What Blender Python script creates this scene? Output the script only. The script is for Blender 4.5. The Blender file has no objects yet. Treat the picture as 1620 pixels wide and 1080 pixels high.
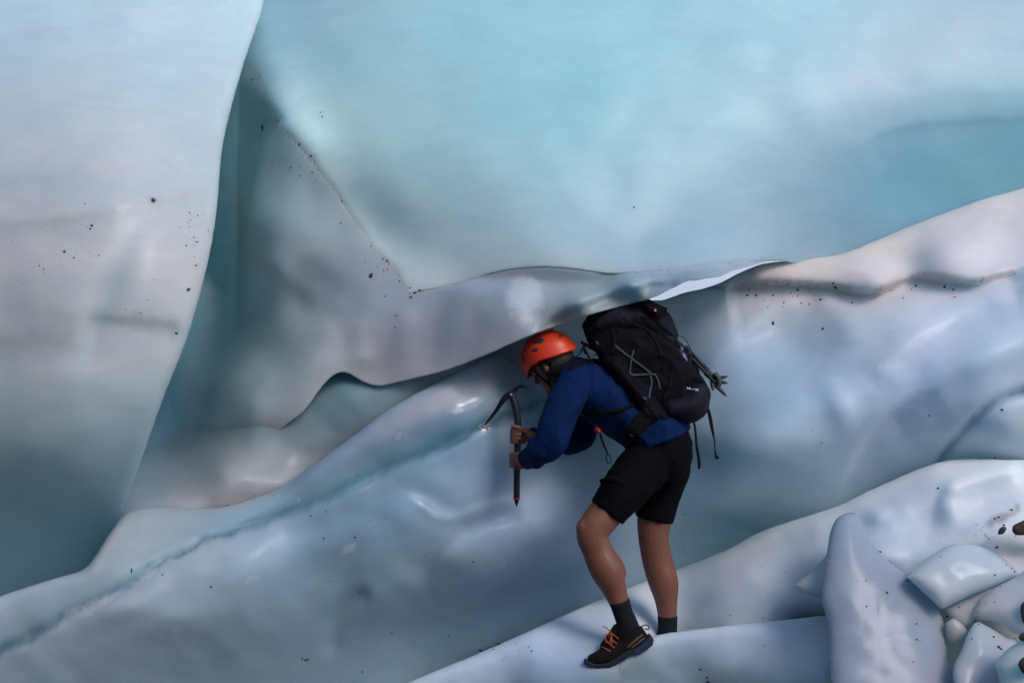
import bpy, bmesh, math, random
import numpy as np
from mathutils import Vector, Matrix, noise

random.seed(7)
rng = np.random.default_rng(7)
SC = bpy.context.scene
COL = SC.collection

# ------------------------------------------------------------------ camera, sky, sun, exposure
LENS = 57.5
CAMZ = 1.2
K = 36.0 / (1620.0 * LENS)
cam = bpy.data.cameras.new('camera')
camo = bpy.data.objects.new('camera', cam)
COL.objects.link(camo)
cam.lens = LENS
cam.sensor_width = 36
cam.clip_end = 500
camo.location = (0, 0, CAMZ)
camo.rotation_euler = (math.radians(90), 0, 0)
SC.camera = camo

SUN_DIR = Vector((0.48, -0.60, 0.62)).normalized()      # towards the sun
world = bpy.data.worlds.new('World')
SC.world = world
world.use_nodes = True
wn = world.node_tree
bg = wn.nodes['Background']
sky = wn.nodes.new('ShaderNodeTexSky')
sky.sky_type = 'NISHITA'
sky.sun_disc = False
sky.sun_elevation = math.asin(SUN_DIR.z)
sky.sun_rotation = math.atan2(SUN_DIR.x, SUN_DIR.y)
sky.air_density = 1.0
sky.dust_density = 1.0
wn.links.new(sky.outputs[0], bg.inputs[0])
bg.inputs[1].default_value = 0.15

sun = bpy.data.lights.new('sun', 'SUN')
suno = bpy.data.objects.new('sun', sun)
COL.objects.link(suno)
sun.energy = 1.35
sun.angle = math.radians(22)
sun.color = (1.0, 0.955, 0.96)
suno.rotation_euler = SUN_DIR.to_track_quat('Z', 'Y').to_euler()

SC.view_settings.view_transform = 'Standard'
SC.view_settings.look = 'None'
SC.view_settings.exposure = 0.24
SC.view_settings.gamma = 1
SC.view_settings.use_curve_mapping = False
SC.render.engine = 'CYCLES'
SC.cycles.use_denoising = True
SC.cycles.max_bounces = 8

# ------------------------------------------------------------------ helpers
def P(px, py, Y):
    return Vector(((px - 810) * Y * K, Y, CAMZ - (py - 540) * Y * K))

def link(name, me, mat=None, parent=None):
    o = bpy.data.objects.new(name, me)
    COL.objects.link(o)
    if mat is not None:
        me.materials.append(mat)
    if parent is not None:
        o.parent = parent
        o.matrix_parent_inverse = parent.matrix_world.inverted()
    return o

def tag(o, label=None, cat=None, group=None, kind=None):
    if label: o['label'] = label
    if cat: o['category'] = cat
    if group: o['group'] = group
    if kind: o['kind'] = kind
    return o

def empty(name, loc, label, cat, group=None):
    o = bpy.data.objects.new(name, None)
    o.location = loc
    o.empty_display_size = 0.05
    COL.objects.link(o)
    bpy.context.view_layer.update()
    return tag(o, label, cat, group)

def smooth(me):
    me.polygons.foreach_set('use_smooth', [True] * len(me.polygons))

# ---- materials
def newmat(name):
    m = bpy.data.materials.new(name)
    m.use_nodes = True
    nt = m.node_tree
    return m, nt, nt.nodes['Principled BSDF']

def simple(name, col, rough=0.6, bump=0.0, scale=200.0, var=0.15, metallic=0.0, spec=0.5, sheen=0.0):
    m, nt, b = newmat(name)
    N, L = nt.nodes, nt.links
    tc = N.new('ShaderNodeTexCoord')
    nz = N.new('ShaderNodeTexNoise'); nz.inputs['Scale'].default_value = 14; nz.inputs['Detail'].default_value = 5
    L.new(tc.outputs['Object'], nz.inputs['Vector'])
    mr = N.new('ShaderNodeMapRange')
    mr.inputs['To Min'].default_value = 1 - var; mr.inputs['To Max'].default_value = 1 + var
    L.new(nz.outputs['Fac'], mr.inputs['Value'])
    mx = N.new('ShaderNodeVectorMath'); mx.operation = 'SCALE'
    mx.inputs[0].default_value = col[:3]
    L.new(mr.outputs[0], mx.inputs['Scale'])
    L.new(mx.outputs[0], b.inputs['Base Color'])
    b.inputs['Roughness'].default_value = rough
    b.inputs['Metallic'].default_value = metallic
    b.inputs['Specular IOR Level'].default_value = spec
    if sheen: b.inputs['Sheen Weight'].default_value = sheen
    if bump:
        n2 = N.new('ShaderNodeTexNoise'); n2.inputs['Scale'].default_value = scale; n2.inputs['Detail'].default_value = 3
        L.new(tc.outputs['Object'], n2.inputs['Vector'])
        bp = N.new('ShaderNodeBump'); bp.inputs['Strength'].default_value = bump; bp.inputs['Distance'].default_value = 0.002
        L.new(n2.outputs['Fac'], bp.inputs['Height'])
        L.new(bp.outputs[0], b.inputs['Normal'])
    return m

def ice_material(name, rough=0.32, sss=0.35, base=None, transl=0.0, trans=0.0):
    m, nt, b = newmat(name)
    N, L = nt.nodes, nt.links
    tc = N.new('ShaderNodeTexCoord')
    at = N.new('ShaderNodeAttribute'); at.attribute_name = 'ice'
    fr = N.new('ShaderNodeAttribute'); fr.attribute_name = 'wet_glint'
    # cloudy bands of bubbles in the ice
    mp = N.new('ShaderNodeMapping'); mp.inputs['Scale'].default_value = (0.8, 0.8, 2.2); mp.inputs['Rotation'].default_value = (0, 0.5, 0)
    L.new(tc.outputs['Object'], mp.inputs['Vector'])
    nz = N.new('ShaderNodeTexNoise'); nz.inputs['Scale'].default_value = 1.6; nz.inputs['Detail'].default_value = 6
    nz.inputs['Roughness'].default_value = 0.55; nz.inputs['Distortion'].default_value = 0.6
    L.new(mp.outputs[0], nz.inputs['Vector'])
    cr = N.new('ShaderNodeValToRGB')
    cr.color_ramp.elements[0].position = 0.25; cr.color_ramp.elements[0].color = (0.86, 0.93, 0.97, 1)
    cr.color_ramp.elements[1].position = 0.75; cr.color_ramp.elements[1].color = (1.05, 1.02, 1.0, 1)
    L.new(nz.outputs['Fac'], cr.inputs['Fac'])
    mx = N.new('ShaderNodeMix'); mx.data_type = 'RGBA'; mx.blend_type = 'MULTIPLY'; mx.inputs['Factor'].default_value = 1
    L.new(at.outputs['Color'], mx.inputs['A']); L.new(cr.outputs[0], mx.inputs['B'])
    g1 = N.new('ShaderNodeTexNoise'); g1.inputs['Scale'].default_value = 7; g1.inputs['Detail'].default_value = 8; g1.inputs['Roughness'].default_value = 0.7; g1.inputs['Distortion'].default_value = 0.8
    L.new(mp.outputs[0], g1.inputs['Vector'])
    gr = N.new('ShaderNodeMapRange'); gr.inputs['From Min'].default_value = 0.3; gr.inputs['From Max'].default_value = 0.7; gr.inputs['To Min'].default_value = 0.93; gr.inputs['To Max'].default_value = 1.05
    L.new(g1.outputs['Fac'], gr.inputs['Value'])
    gm = N.new('ShaderNodeVectorMath'); gm.operation = 'SCALE'
    L.new(mx.outputs['Result'], gm.inputs[0]); L.new(gr.outputs[0], gm.inputs['Scale'])
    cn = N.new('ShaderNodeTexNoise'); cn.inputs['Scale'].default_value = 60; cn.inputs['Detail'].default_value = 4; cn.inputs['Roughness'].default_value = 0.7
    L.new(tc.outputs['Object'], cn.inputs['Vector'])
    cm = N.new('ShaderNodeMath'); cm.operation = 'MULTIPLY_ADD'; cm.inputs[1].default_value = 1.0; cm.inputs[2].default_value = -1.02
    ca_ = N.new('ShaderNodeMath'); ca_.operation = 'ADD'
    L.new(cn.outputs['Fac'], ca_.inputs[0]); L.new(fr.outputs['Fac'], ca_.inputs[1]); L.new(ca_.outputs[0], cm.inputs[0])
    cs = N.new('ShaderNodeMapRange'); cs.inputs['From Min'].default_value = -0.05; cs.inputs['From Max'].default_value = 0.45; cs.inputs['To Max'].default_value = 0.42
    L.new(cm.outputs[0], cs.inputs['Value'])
    fm = N.new('ShaderNodeMix'); fm.data_type = 'RGBA'; fm.inputs['B'].default_value = (0.92, 0.94, 1.0, 1)  # pale glints painted into the base colour of the glossy patches
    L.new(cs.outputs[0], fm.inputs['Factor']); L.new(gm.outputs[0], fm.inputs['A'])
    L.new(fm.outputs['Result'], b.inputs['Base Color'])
    L.new(fr.outputs['Fac'], b.inputs['Coat Weight']); b.inputs['Coat IOR'].default_value = 2.1; b.inputs['Coat Roughness'].default_value = 0.12
    b.inputs['Subsurface Weight'].default_value = sss
    b.inputs['Subsurface Radius'].default_value = (0.35, 0.75, 1.0)
    b.inputs['Subsurface Scale'].default_value = 0.18
    b.inputs['IOR'].default_value = 1.31
    b.inputs['Transmission Weight'].default_value = trans
    b.subsurface_method = 'RANDOM_WALK' if hasattr(b, 'subsurface_method') else None
    b.inputs['Specular IOR Level'].default_value = 0.5
    # roughness: wet patches are glossier
    mr = N.new('ShaderNodeMapRange')
    mr.inputs['To Min'].default_value = rough; mr.inputs['To Max'].default_value = 0.16
    L.new(fr.outputs['Fac'], mr.inputs['Value'])
    L.new(mr.outputs[0], b.inputs['Roughness'])
    # dimples / melt texture
    n1 = N.new('ShaderNodeTexNoise'); n1.inputs['Scale'].default_value = 26; n1.inputs['Detail'].default_value = 4
    n2 = N.new('ShaderNodeTexNoise'); n2.inputs['Scale'].default_value = 120; n2.inputs['Detail'].default_value = 2
    L.new(tc.outputs['Object'], n1.inputs['Vector']); L.new(tc.outputs['Object'], n2.inputs['Vector'])
    b1 = N.new('ShaderNodeBump'); b1.inputs['Strength'].default_value = 0.05; b1.inputs['Distance'].default_value = 0.01
    L.new(n1.outputs['Fac'], b1.inputs['Height'])
    b2 = N.new('ShaderNodeBump'); b2.inputs['Distance'].default_value = 0.006
    ms = N.new('ShaderNodeMath'); ms.operation = 'MULTIPLY_ADD'; ms.inputs[1].default_value = 0.7; ms.inputs[2].default_value = 0.02
    L.new(fr.outputs['Fac'], ms.inputs[0]); L.new(ms.outputs[0], b2.inputs['Strength'])
    L.new(n2.outputs['Fac'], b2.inputs['Height'])
    L.new(b1.outputs[0], b2.inputs['Normal'])
    L.new(b2.outputs[0], b.inputs['Normal'])
    if transl:
        tr = N.new('ShaderNodeBsdfTranslucent'); tr.inputs['Color'].default_value = (0.42, 0.74, 0.74, 1)
        mix = N.new('ShaderNodeMixShader'); mix.inputs['Fac'].default_value = transl
        L.new(b.outputs[0], mix.inputs[1]); L.new(tr.outputs[0], mix.inputs[2])
        L.new(mix.outputs[0], N['Material Output'].inputs['Surface'])
    return m

ICE = ice_material('glacier_ice', sss=0.6, transl=0.2)
CLEAR = ice_material('clear_block_ice', rough=0.22, sss=0.8, transl=0.15, trans=0.25)
SNOWICE = ice_material('bubbly_ice', rough=0.4, sss=0.6, transl=0.1)

# ---- smooth fields from scattered control points (thin plate spline)
class TPS:
    def __init__(self, pts, lam=1e-3):
        p = np.array([[a, b] for a, b, *_ in pts], float) / 500.0
        v = np.array([list(c) for _, _, *c in pts], float)
        n = len(p)
        d = np.linalg.norm(p[:, None] - p[None], axis=2)
        A = np.zeros((n + 3, n + 3))
        A[:n, :n] = self.k(d) + lam * np.eye(n)
        A[:n, n] = 1; A[:n, n + 1:] = p
        A[n, :n] = 1; A[n + 1:, :n] = p.T
        b = np.zeros((n + 3, v.shape[1])); b[:n] = v
        self.w = np.linalg.solve(A, b); self.p = p
    @staticmethod
    def k(d):
        return d * d * np.log(np.maximum(d, 1e-9))
    def __call__(self, x, y):
        sh = np.shape(x)
        q = np.stack([np.ravel(x), np.ravel(y)], 1) / 500.0
        d = np.linalg.norm(q[:, None] - self.p[None], axis=2)
        r = self.k(d) @ self.w[:-3] + self.w[-3] + q @ self.w[-2:]
        return r[:, 0].reshape(sh) if r.shape[1] == 1 else r.reshape(sh + (r.shape[1],))

def curve(pts, n=400):
    """densified smooth polyline (Catmull-Rom)"""
    p = np.array(pts, float)
    if len(p) == 2:
        t = np.linspace(0, 1, n)[:, None]
        return p[0] * (1 - t) + p[1] * t
    q = np.vstack([2 * p[0] - p[1], p, 2 * p[-1] - p[-2]])
    out = []
    m = max(4, n // (len(p) - 1))
    for i in range(len(p) - 1):
        a, b, c, d = q[i], q[i + 1], q[i + 2], q[i + 3]
        t = np.linspace(0, 1, m, endpoint=False)[:, None]
        out.append(0.5 * ((2 * b) + (c - a) * t + (2 * a - 5 * b + 4 * c - d) * t * t + (3 * b - a - 3 * c + d) * t ** 3))
    out.append(p[-1:])
    return np.vstack(out)

def sdist(x, y, poly):
    """distance, signed side (+ = right-hand side when walking along in image coords, i.e. below for a left-to-right line), param 0..1"""
    c = curve(poly, 120)
    X = np.ravel(x); Y = np.ravel(y)
    d = (X[:, None] - c[None, :, 0]) ** 2 + (Y[:, None] - c[None, :, 1]) ** 2
    i = d.argmin(1)
    dist = np.sqrt(d[np.arange(len(X)), i])
    j = np.clip(i, 1, len(c) - 2)
    t = c[j + 1] - c[j - 1]
    s = np.sign(t[:, 0] * (Y - c[j, 1]) - t[:, 1] * (X - c[j, 0]))
    sh = np.shape(x)
    return dist.reshape(sh), (s * dist).reshape(sh), (i / (len(c) - 1.0)).reshape(sh)

def ends(t, e=0.12):
    return np.clip(t / e, 0, 1) * np.clip((1 - t) / e, 0, 1)

def F_ridge(poly, w, amp, e=0.15):
    def f(x, y):
        d, s, t = sdist(x, y, poly)
        return -amp * np.exp(-(d / w) ** 2) * ends(t + 0.02, e)
    return f

def F_step(poly, w, amp, W=90, e=0.15):
    """surface on the + side (below a left-to-right line) recedes by amp just past the line, then recovers over W"""
    def f(x, y):
        d, s, t = sdist(x, y, poly)
        g = 0.5 * (1 + np.tanh(s / w)) * np.exp(-(np.maximum(s, 0) / W) ** 2)
        return amp * g * ends(t + 0.02, e)
    return f

def F_lump(cx, cy, rx, ry, rot, amp, p=1.0):
    c, s = math.cos(math.radians(rot)), math.sin(math.radians(rot))
    def f(x, y):
        u = ((x - cx) * c + (y - cy) * s) / rx
        v = (-(x - cx) * s + (y - cy) * c) / ry
        return -amp * np.exp(-(u * u + v * v) ** p)
    return f

def fbm(x, y, sc, seed, octv=2):
    X = np.ravel(x) * sc; Y = np.ravel(y) * sc
    out = np.empty(X.shape)
    for i in range(len(X)):
        v = noise.noise(Vector((X[i], Y[i], seed)))
        if octv > 1: v += 0.5 * noise.noise(Vector((X[i] * 2.1, Y[i] * 2.1, seed + 5)))
        out[i] = v
    return out.reshape(np.shape(x))

# ice colours; the painted fields below also carry some light and shade
WHITE = (0.80, 0.83, 0.86)
GREY = (0.66, 0.70, 0.72)
BLUE = (0.50, 0.74, 0.84)
CYAN = (0.42, 0.74, 0.84)
TEAL = (0.20, 0.42, 0.47)
DEEP = (0.10, 0.25, 0.33)
PINK = (0.86, 0.77, 0.77)
LAV = (0.74, 0.77, 0.90)
SAND = (0.55, 0.47, 0.42)
DIRT = (0.16, 0.13, 0.11)

def paint(x, y, base, feats):
    """base: list of (x, y, colour); feats: list of ('line', poly, w, colour, alpha, jitter) / ('blob', cx, cy, rx, ry, rot, colour, alpha)"""
    if len(base) > 1:
        c = TPS([(a, b) + tuple(col) for a, b, col in base], 0.02)(x, y)
    else:
        c = np.broadcast_to(np.array(base[0][2]), np.shape(x) + (3,)).copy()
    c = np.clip(c, 0.05, 0.92)
    for f in feats:
        if f[0] == 'line':
            _, poly, w, col, al, jit = f
            jx = fbm(x, y, 1 / 22.0, 3.3) * jit if jit else 0
            d, s, t = sdist(x + jx, y + jx, poly)
            ww = w * (1 + 0.5 * np.sin(t * 23) * np.sin(t * 9 + 1))
            a = al * np.exp(-(d / np.maximum(ww, 1)) ** 2) * ends(t + 0.03, 0.08)
        elif f[0] == 'side':   # bleeds to one side of a line
            _, poly, w, col, al, sgn = f
            d, s, t = sdist(x, y, poly)
            a = al * np.where(s * sgn > 0, np.exp(-(d / w) ** 2), np.exp(-(d / 4.0) ** 2)) * ends(t + 0.03, 0.1)
        else:
            _, cx, cy, rx, ry, rot, col, al = f
            a = -F_lump(cx, cy, rx, ry, rot, al)(x, y)
        a = np.clip(a, 0, 1)[..., None]
        c = c * (1 - a) + np.array(col) * a
    return c

def ice_sheet(name, axis, bound, side, far, depth, base, cfeats, wet_glint=(), lo=-400, hi=2000, step=5, r=0.04, thick=1.4,
              inward=0.0, mat=None, label=None, cat=None, rim=None, r_fn=None, jag=0.6):
    """Curved ice surface whose one free rim follows `bound`.
    axis 'c': bound gives py as a function of px; side -1: the ice is above the rim, +1: below.
    axis 'r': bound gives px as a function of py; side -1: the ice is left of the rim.
    far: coordinate at which the sheet ends away from the rim. Past the rim the surface turns and runs back `thick` metres."""
    bp = np.array(bound, float)
    ax, bx = (0, 1) if axis == 'c' else (1, 0)
    bc = curve(bp, 2400)
    us = []
    u = lo
    while u <= hi:
        us.append(u)
        u += step if -30 <= u <= 1650 else 25
    us = np.array(us, float)
    b = np.interp(us, bc[:, ax], bc[:, bx])
    if jag:
        b = b + np.array([jag * (noise.noise(Vector((u / 13.0, 0, 7))) + 0.6 * noise.noise(Vector((u / 5.0, 0, 3)))) for u in us])
    # rows at growing distance from the rim
    ts = [0, .5, 1.2, 2.2, 3.5, 5, 7]
    t = 7.0
    L = float(np.max(np.abs(far - b)))
    while t < L:
        t += step if t < 1150 else 25
        ts.append(t)
    ts = np.array(ts)
    frac = ts[None, :]
    U = np.repeat(us[:, None], len(ts), 1)
    V = b[:, None] + side * np.minimum(frac, np.abs(far - b)[:, None])
    PX, PY = (U, V) if axis == 'c' else (V, U)
    Y = depth(PX, PY)
    if rim is not None:
        Y = Y + rim(PX, PY)
    rr = r if r_fn is None else r_fn(us)[:, None]
    tm = ts[None, :] * K * 7.0
    q = np.clip(1 - tm / rr, 0, 1)
    Y = Y + rr * (1 - np.sqrt(np.maximum(0, 1 - q * q)))
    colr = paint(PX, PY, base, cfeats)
    wt = np.zeros(PX.shape)
    for (cx, cy, rx, ry, rot, am) in wet_glint:
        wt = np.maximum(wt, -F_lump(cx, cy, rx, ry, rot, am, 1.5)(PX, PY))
    # the turned-back part
    backs = np.array([0.02, 0.06, 0.14, 0.28, 0.5, 0.8, 1.1, 1.4]) / 1.4 * thick
    bU = np.repeat(us[:, None], len(backs), 1)
    bV = b[:, None] + side * inward * backs[None, :]
    bY = Y[:, :1] + backs[None, :]
    bPX, bPY = (bU, bV) if axis == 'c' else (bV, bU)
    PX = np.hstack([bPX[:, ::-1], PX]); PY = np.hstack([bPY[:, ::-1], PY]); Y = np.hstack([bY[:, ::-1], Y])
    colr = np.concatenate([np.repeat(colr[:, :1], len(backs), 1), colr], 1)
    wt = np.hstack([np.zeros(bPX.shape), wt])
    n, m = PX.shape
    co = np.stack([(PX - 810) * Y * K, Y, CAMZ - (PY - 540) * Y * K], -1).reshape(-1, 3)
    idx = np.arange(n * m).reshape(n, m)
    q = np.stack([idx[:-1, :-1], idx[1:, :-1], idx[1:, 1:], idx[:-1, 1:]], -1).reshape(-1, 4)
    e1 = co[q[:, 1]] - co[q[:, 0]]; e2 = co[q[:, 3]] - co[q[:, 0]]
    nn = np.cross(e1, e2)
    mid = n * m // 2
    if np.median(nn[:, 1]) > 0:
        q = q[:, ::-1]
    me = bpy.data.meshes.new(name)
    me.from_pydata(co.tolist(), [], q.tolist())
    smooth(me)
    ca = me.attributes.new('ice', 'FLOAT_COLOR', 'POINT')
    rgba = np.concatenate([colr, np.ones(colr.shape[:2] + (1,))], -1).reshape(-1)
    ca.data.foreach_set('color', rgba.astype(np.float32))
    wa = me.attributes.new('wet_glint', 'FLOAT', 'POINT')
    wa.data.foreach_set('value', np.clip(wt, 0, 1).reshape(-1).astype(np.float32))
    o = link(name, me, mat or ICE)
    tag(o, label, cat, None, 'structure')
    return o

# ================================================================== THE ICE
# ---- left curtain
A_edge = [(440, -500), (428, -100), (418, 0), (403, 50), (386, 100), (366, 170), (351, 240), (343, 330), (332, 400),
          (315, 470), (294, 540), (262, 620), (233, 700), (212, 760), (197, 800), (178, 840), (155, 885), (120, 930), (60, 1000), (20, 1300)]
A_t = TPS([(-400, -400, 8.5), (0, -400, 8.4), (430, -400, 8.6), (0, 0, 7.5), (200, 0, 7.45), (418, 0, 7.62), (-400, 0, 7.6),
           (0, 200, 6.95), (200, 200, 6.9), (340, 230, 7.1), (0, 330, 6.72), (200, 330, 6.66), (330, 350, 6.85),
           (0, 450, 6.60), (200, 450, 6.55), (300, 470, 6.7), (-400, 450, 6.6),
           (0, 600, 6.56), (150, 600, 6.52), (260, 620, 6.66), (0, 740, 6.68), (120, 740, 6.66), (215, 740, 6.8),
           (0, 900, 7.2), (130, 880, 7.22), (-400, 900, 7.0), (0, 1100, 7.7)], 0.01)
A_f = [F_ridge([(-60, 345), (60, 350), (200, 325), (340, 305)], 22, 0.02), F_step([(-60, 350), (100, 347), (240, 318), (345, 300)], 12, 0.02, 60),
       F_lump(170, 470, 28, 110, 20, -0.05), F_lump(70, 430, 70, 70, 0, 0.04), F_lump(240, 420, 50, 60, 0, 0.03),
       F_step([(130, 500), (220, 510), (300, 520)], 10, 0.04, 60), F_lump(60, 560, 120, 30, 0, -0.02),
       F_lump(90, 700, 200, 40, -6, 0.012)]
def A_depth(x, y):
    v = A_t(x, y)
    for f in A_f: v = v + 0.55 * f(x, y)
    return v + 0.012 * fbm(x, y, 1 / 130.0, 1.0)
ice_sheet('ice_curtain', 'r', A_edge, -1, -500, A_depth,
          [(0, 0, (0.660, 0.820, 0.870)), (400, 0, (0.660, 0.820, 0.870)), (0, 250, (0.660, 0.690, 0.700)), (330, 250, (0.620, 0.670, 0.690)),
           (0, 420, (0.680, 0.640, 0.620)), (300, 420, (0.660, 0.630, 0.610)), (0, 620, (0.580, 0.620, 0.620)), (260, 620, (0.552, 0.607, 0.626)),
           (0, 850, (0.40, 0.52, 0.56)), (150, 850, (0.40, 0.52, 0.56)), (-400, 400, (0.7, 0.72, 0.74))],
          [('line', [(-60, 352), (60, 350), (150, 340), (250, 318), (345, 300)], 7, (0.62, 0.55, 0.50), 0.4, 14),
           ('line', [(150, 500), (220, 508), (300, 520)], 9, (0.5, 0.42, 0.40), 0.5, 10),
           ('line', [(-30, 530), (60, 540), (130, 530)], 12, (0.5, 0.46, 0.44), 0.35, 14),
           ('blob', 175, 470, 20, 110, 22, (0.5, 0.6, 0.63), 0.5),
           ('blob', 242, 317, 5, 4, 0, DIRT, 0.8)],
          lo=-500, hi=1300, r=0.05, inward=10,
          label='tall pale ice curtain on the left with a curved right edge', cat='ice wall')

# ---- recessed wall, folded lip and shelf underside (one continuous surface)
S_edge = [(60, 960), (200, 930), (300, 890), (375, 830), (400, 760), (436, 688), (480, 650), (510, 610), (532, 591), (550, 590), (575, 604), (600, 610),
          (640, 602), (700, 587), (760, 565), (838, 531), (900, 509), (940, 496), (1000, 480), (1030, 472), (1060, 458), (1086, 445), (1100, 444),
          (1118, 440), (1140, 437), (1160, 428), (1190, 420), (1230, 408), (1300, 380)]
S_t = TPS([(200, -500, 9.4), (450, -500, 8.9), (800, -500, 8.7), (300, 0, 8.3), (430, 0, 7.85), (600, 0, 7.7), (800, 0, 7.5), (1200, 0, 7.6),
           (370, 200, 7.8), (410, 200, 7.58), (440, 190, 7.38), (500, 200, 7.32), (345, 350, 7.95), (372, 350, 7.75), (392, 350, 7.5),
           (500, 320, 7.31), (330, 450, 8.15), (360, 450, 7.9), (400, 460, 7.5), (600, 420, 7.23), (650, 465, 7.14), (480, 480, 7.36),
           (300, 560, 8.2), (340, 560, 7.9), (420, 560, 7.45), (260, 660, 8.4), (310, 660, 7.9), (220, 780, 8.1), (280, 760, 7.75),
           (340, 740, 7.6), (330, 800, 7.5), (400, 640, 7.22), (430, 688, 7.2), (380, 700, 7.32), (340, 700, 7.52), (500, 560, 7.15), (550, 585, 7.12), (600, 600, 7.12), (600, 520, 7.12),
           (680, 540, 7.08), (750, 560, 7.0), (750, 480, 7.02), (740, 455, 7.04), (840, 436, 7.03), (840, 500, 6.97), (840, 528, 6.92), (900, 460, 6.97), (950, 442, 7.04), (920, 486, 6.83),
           (900, 508, 6.93), (1000, 452, 6.80), (1000, 478, 6.9), (1060, 440, 6.9), (1100, 440, 6.78), (1000, 420, 7.1), (1200, 415, 6.85), (1200, 300, 7.3), (800, 300, 7.7)], 0.0015)
S_f = [F_ridge([(405, 400), (450, 440), (500, 480), (540, 560)], 26, 0.04), F_ridge([(455, 430), (510, 480), (570, 520)], 30, -0.03),
       F_ridge([(520, 470), (560, 520), (575, 590)], 22, 0.03), F_step([(400, 395), (440, 430), (490, 470), (560, 500)], 14, 0.02, 50),
       F_lump(470, 340, 60, 60, 40, -0.03), F_lump(640, 520, 22, 60, 10, 0.03), F_lump(700, 500, 22, 70, 12, -0.025),
       F_step([(452, 185), (425, 215), (408, 260), (396, 310), (388, 350), (387, 385), (392, 410)], 5, 0.16, 70, 0.12), F_lump(808, 486, 46, 40, 0, 0.05), F_lump(460, 600, 40, 50, 30, 0.03), F_lump(430, 640, 26, 40, 30, -0.03),
       F_step([(850, 524), (880, 500), (920, 482), (990, 458), (1060, 446)], 5, 0.10, 200, 0.2),
       F_step([(1020, 446), (1045, 448), (1075, 447)], 2.5, 0.05, 20)]
def S_depth(x, y):
    v = S_t(x, y)
    for f in S_f: v = v + 0.65 * f(x, y)
    return v + 0.012 * fbm(x, y, 1 / 90.0, 2.0)
# ---- big upper wall
W_edge = [(380, 560), (600, 500), (650, 465), (690, 456), (740, 445), (770, 434), (800, 427), (850, 422), (900, 424), (960, 432), (1000, 432), (1060, 428), (1120, 422), (1215, 413),
          (1260, 418), (1330, 450), (1450, 470), (1620, 460), (2100, 400)]
DIRTLINE = [(300, -260), (360, 0), (388, 98), (410, 125), (428, 165), (436, 188), (480, 235), (520, 285), (560, 345), (600, 398), (630, 432), (652, 466), (700, 560)]
W_t = TPS([(400, -500, 9.2), (800, -500, 9.0), (1200, -500, 8.9), (1700, -500, 8.8), (2100, -400, 8.7), (450, 0, 7.78), (600, 0, 7.62), (800, 0, 7.52), (1100, 0, 7.55), (1400, 0, 7.62), (1620, 0, 7.68),
           (2000, 0, 7.8), (500, 200, 7.34), (650, 200, 7.26), (800, 200, 7.2), (1000, 200, 7.24), (1300, 180, 7.36), (1500, 150, 7.46), (1620, 150, 7.5), (2000, 150, 7.6),
           (680, 420, 7.08), (740, 400, 7.04), (850, 350, 7.03), (850, 418, 6.97), (1000, 350, 7.07), (1000, 425, 7.03), (1200, 320, 7.30), (1215, 410, 7.36), (1120, 415, 7.18), (1400, 280, 7.44), (1400, 370, 7.50),
           (1620, 230, 7.52), (1620, 290, 7.56), (2000, 230, 7.7), (1500, 320, 7.53), (1500, 460, 7.75), (1900, 460, 7.8), (1300, 350, 7.41), (1300, 420, 7.52)], 0.02)
W_f = [F_ridge([(580, 120), (660, 240), (740, 330), (790, 400)], 46, -0.012), F_ridge([(700, 160), (760, 250), (840, 370)], 50, 0.004),
       F_step([(1360, 222), (1420, 203), (1500, 192), (1620, 189), (1800, 188)], 10, 0.022, 120, 0.5)]
def W_depth(x, y):
    v = W_t(x, y)
    for f in W_f: v = v + 0.7 * f(x, y)
    v = v + 0.014 * fbm(x, y, 1 / 150.0, 3.0)
    d, s, t = sdist(x, y, DIRTLINE)
    s = -s                                   # + to the right of the dirt line
    lc = curve(DIRTLINE, 120)
    ax_ = np.array([0.40, 0.92])
    pf = np.polyfit(lc @ ax_, S_depth(lc[:, 0], lc[:, 1]), 4)
    u_ = np.clip(x * ax_[0] + y * ax_[1], -150, 720)
    sm_ = np.polyval(pf, u_)
    sh = S_depth(x, y)
    near = np.where(s < 0, sh, sm_ + (sh - sm_) * np.exp(-(np.maximum(s, 0) / 50.0) ** 2)) - 0.0004 * s
    w = np.clip(s / 260.0, 0, 1); w = w * w * (3 - 2 * w)
    return np.where(s < 0, near, near * (1 - w) + v * w)
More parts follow.
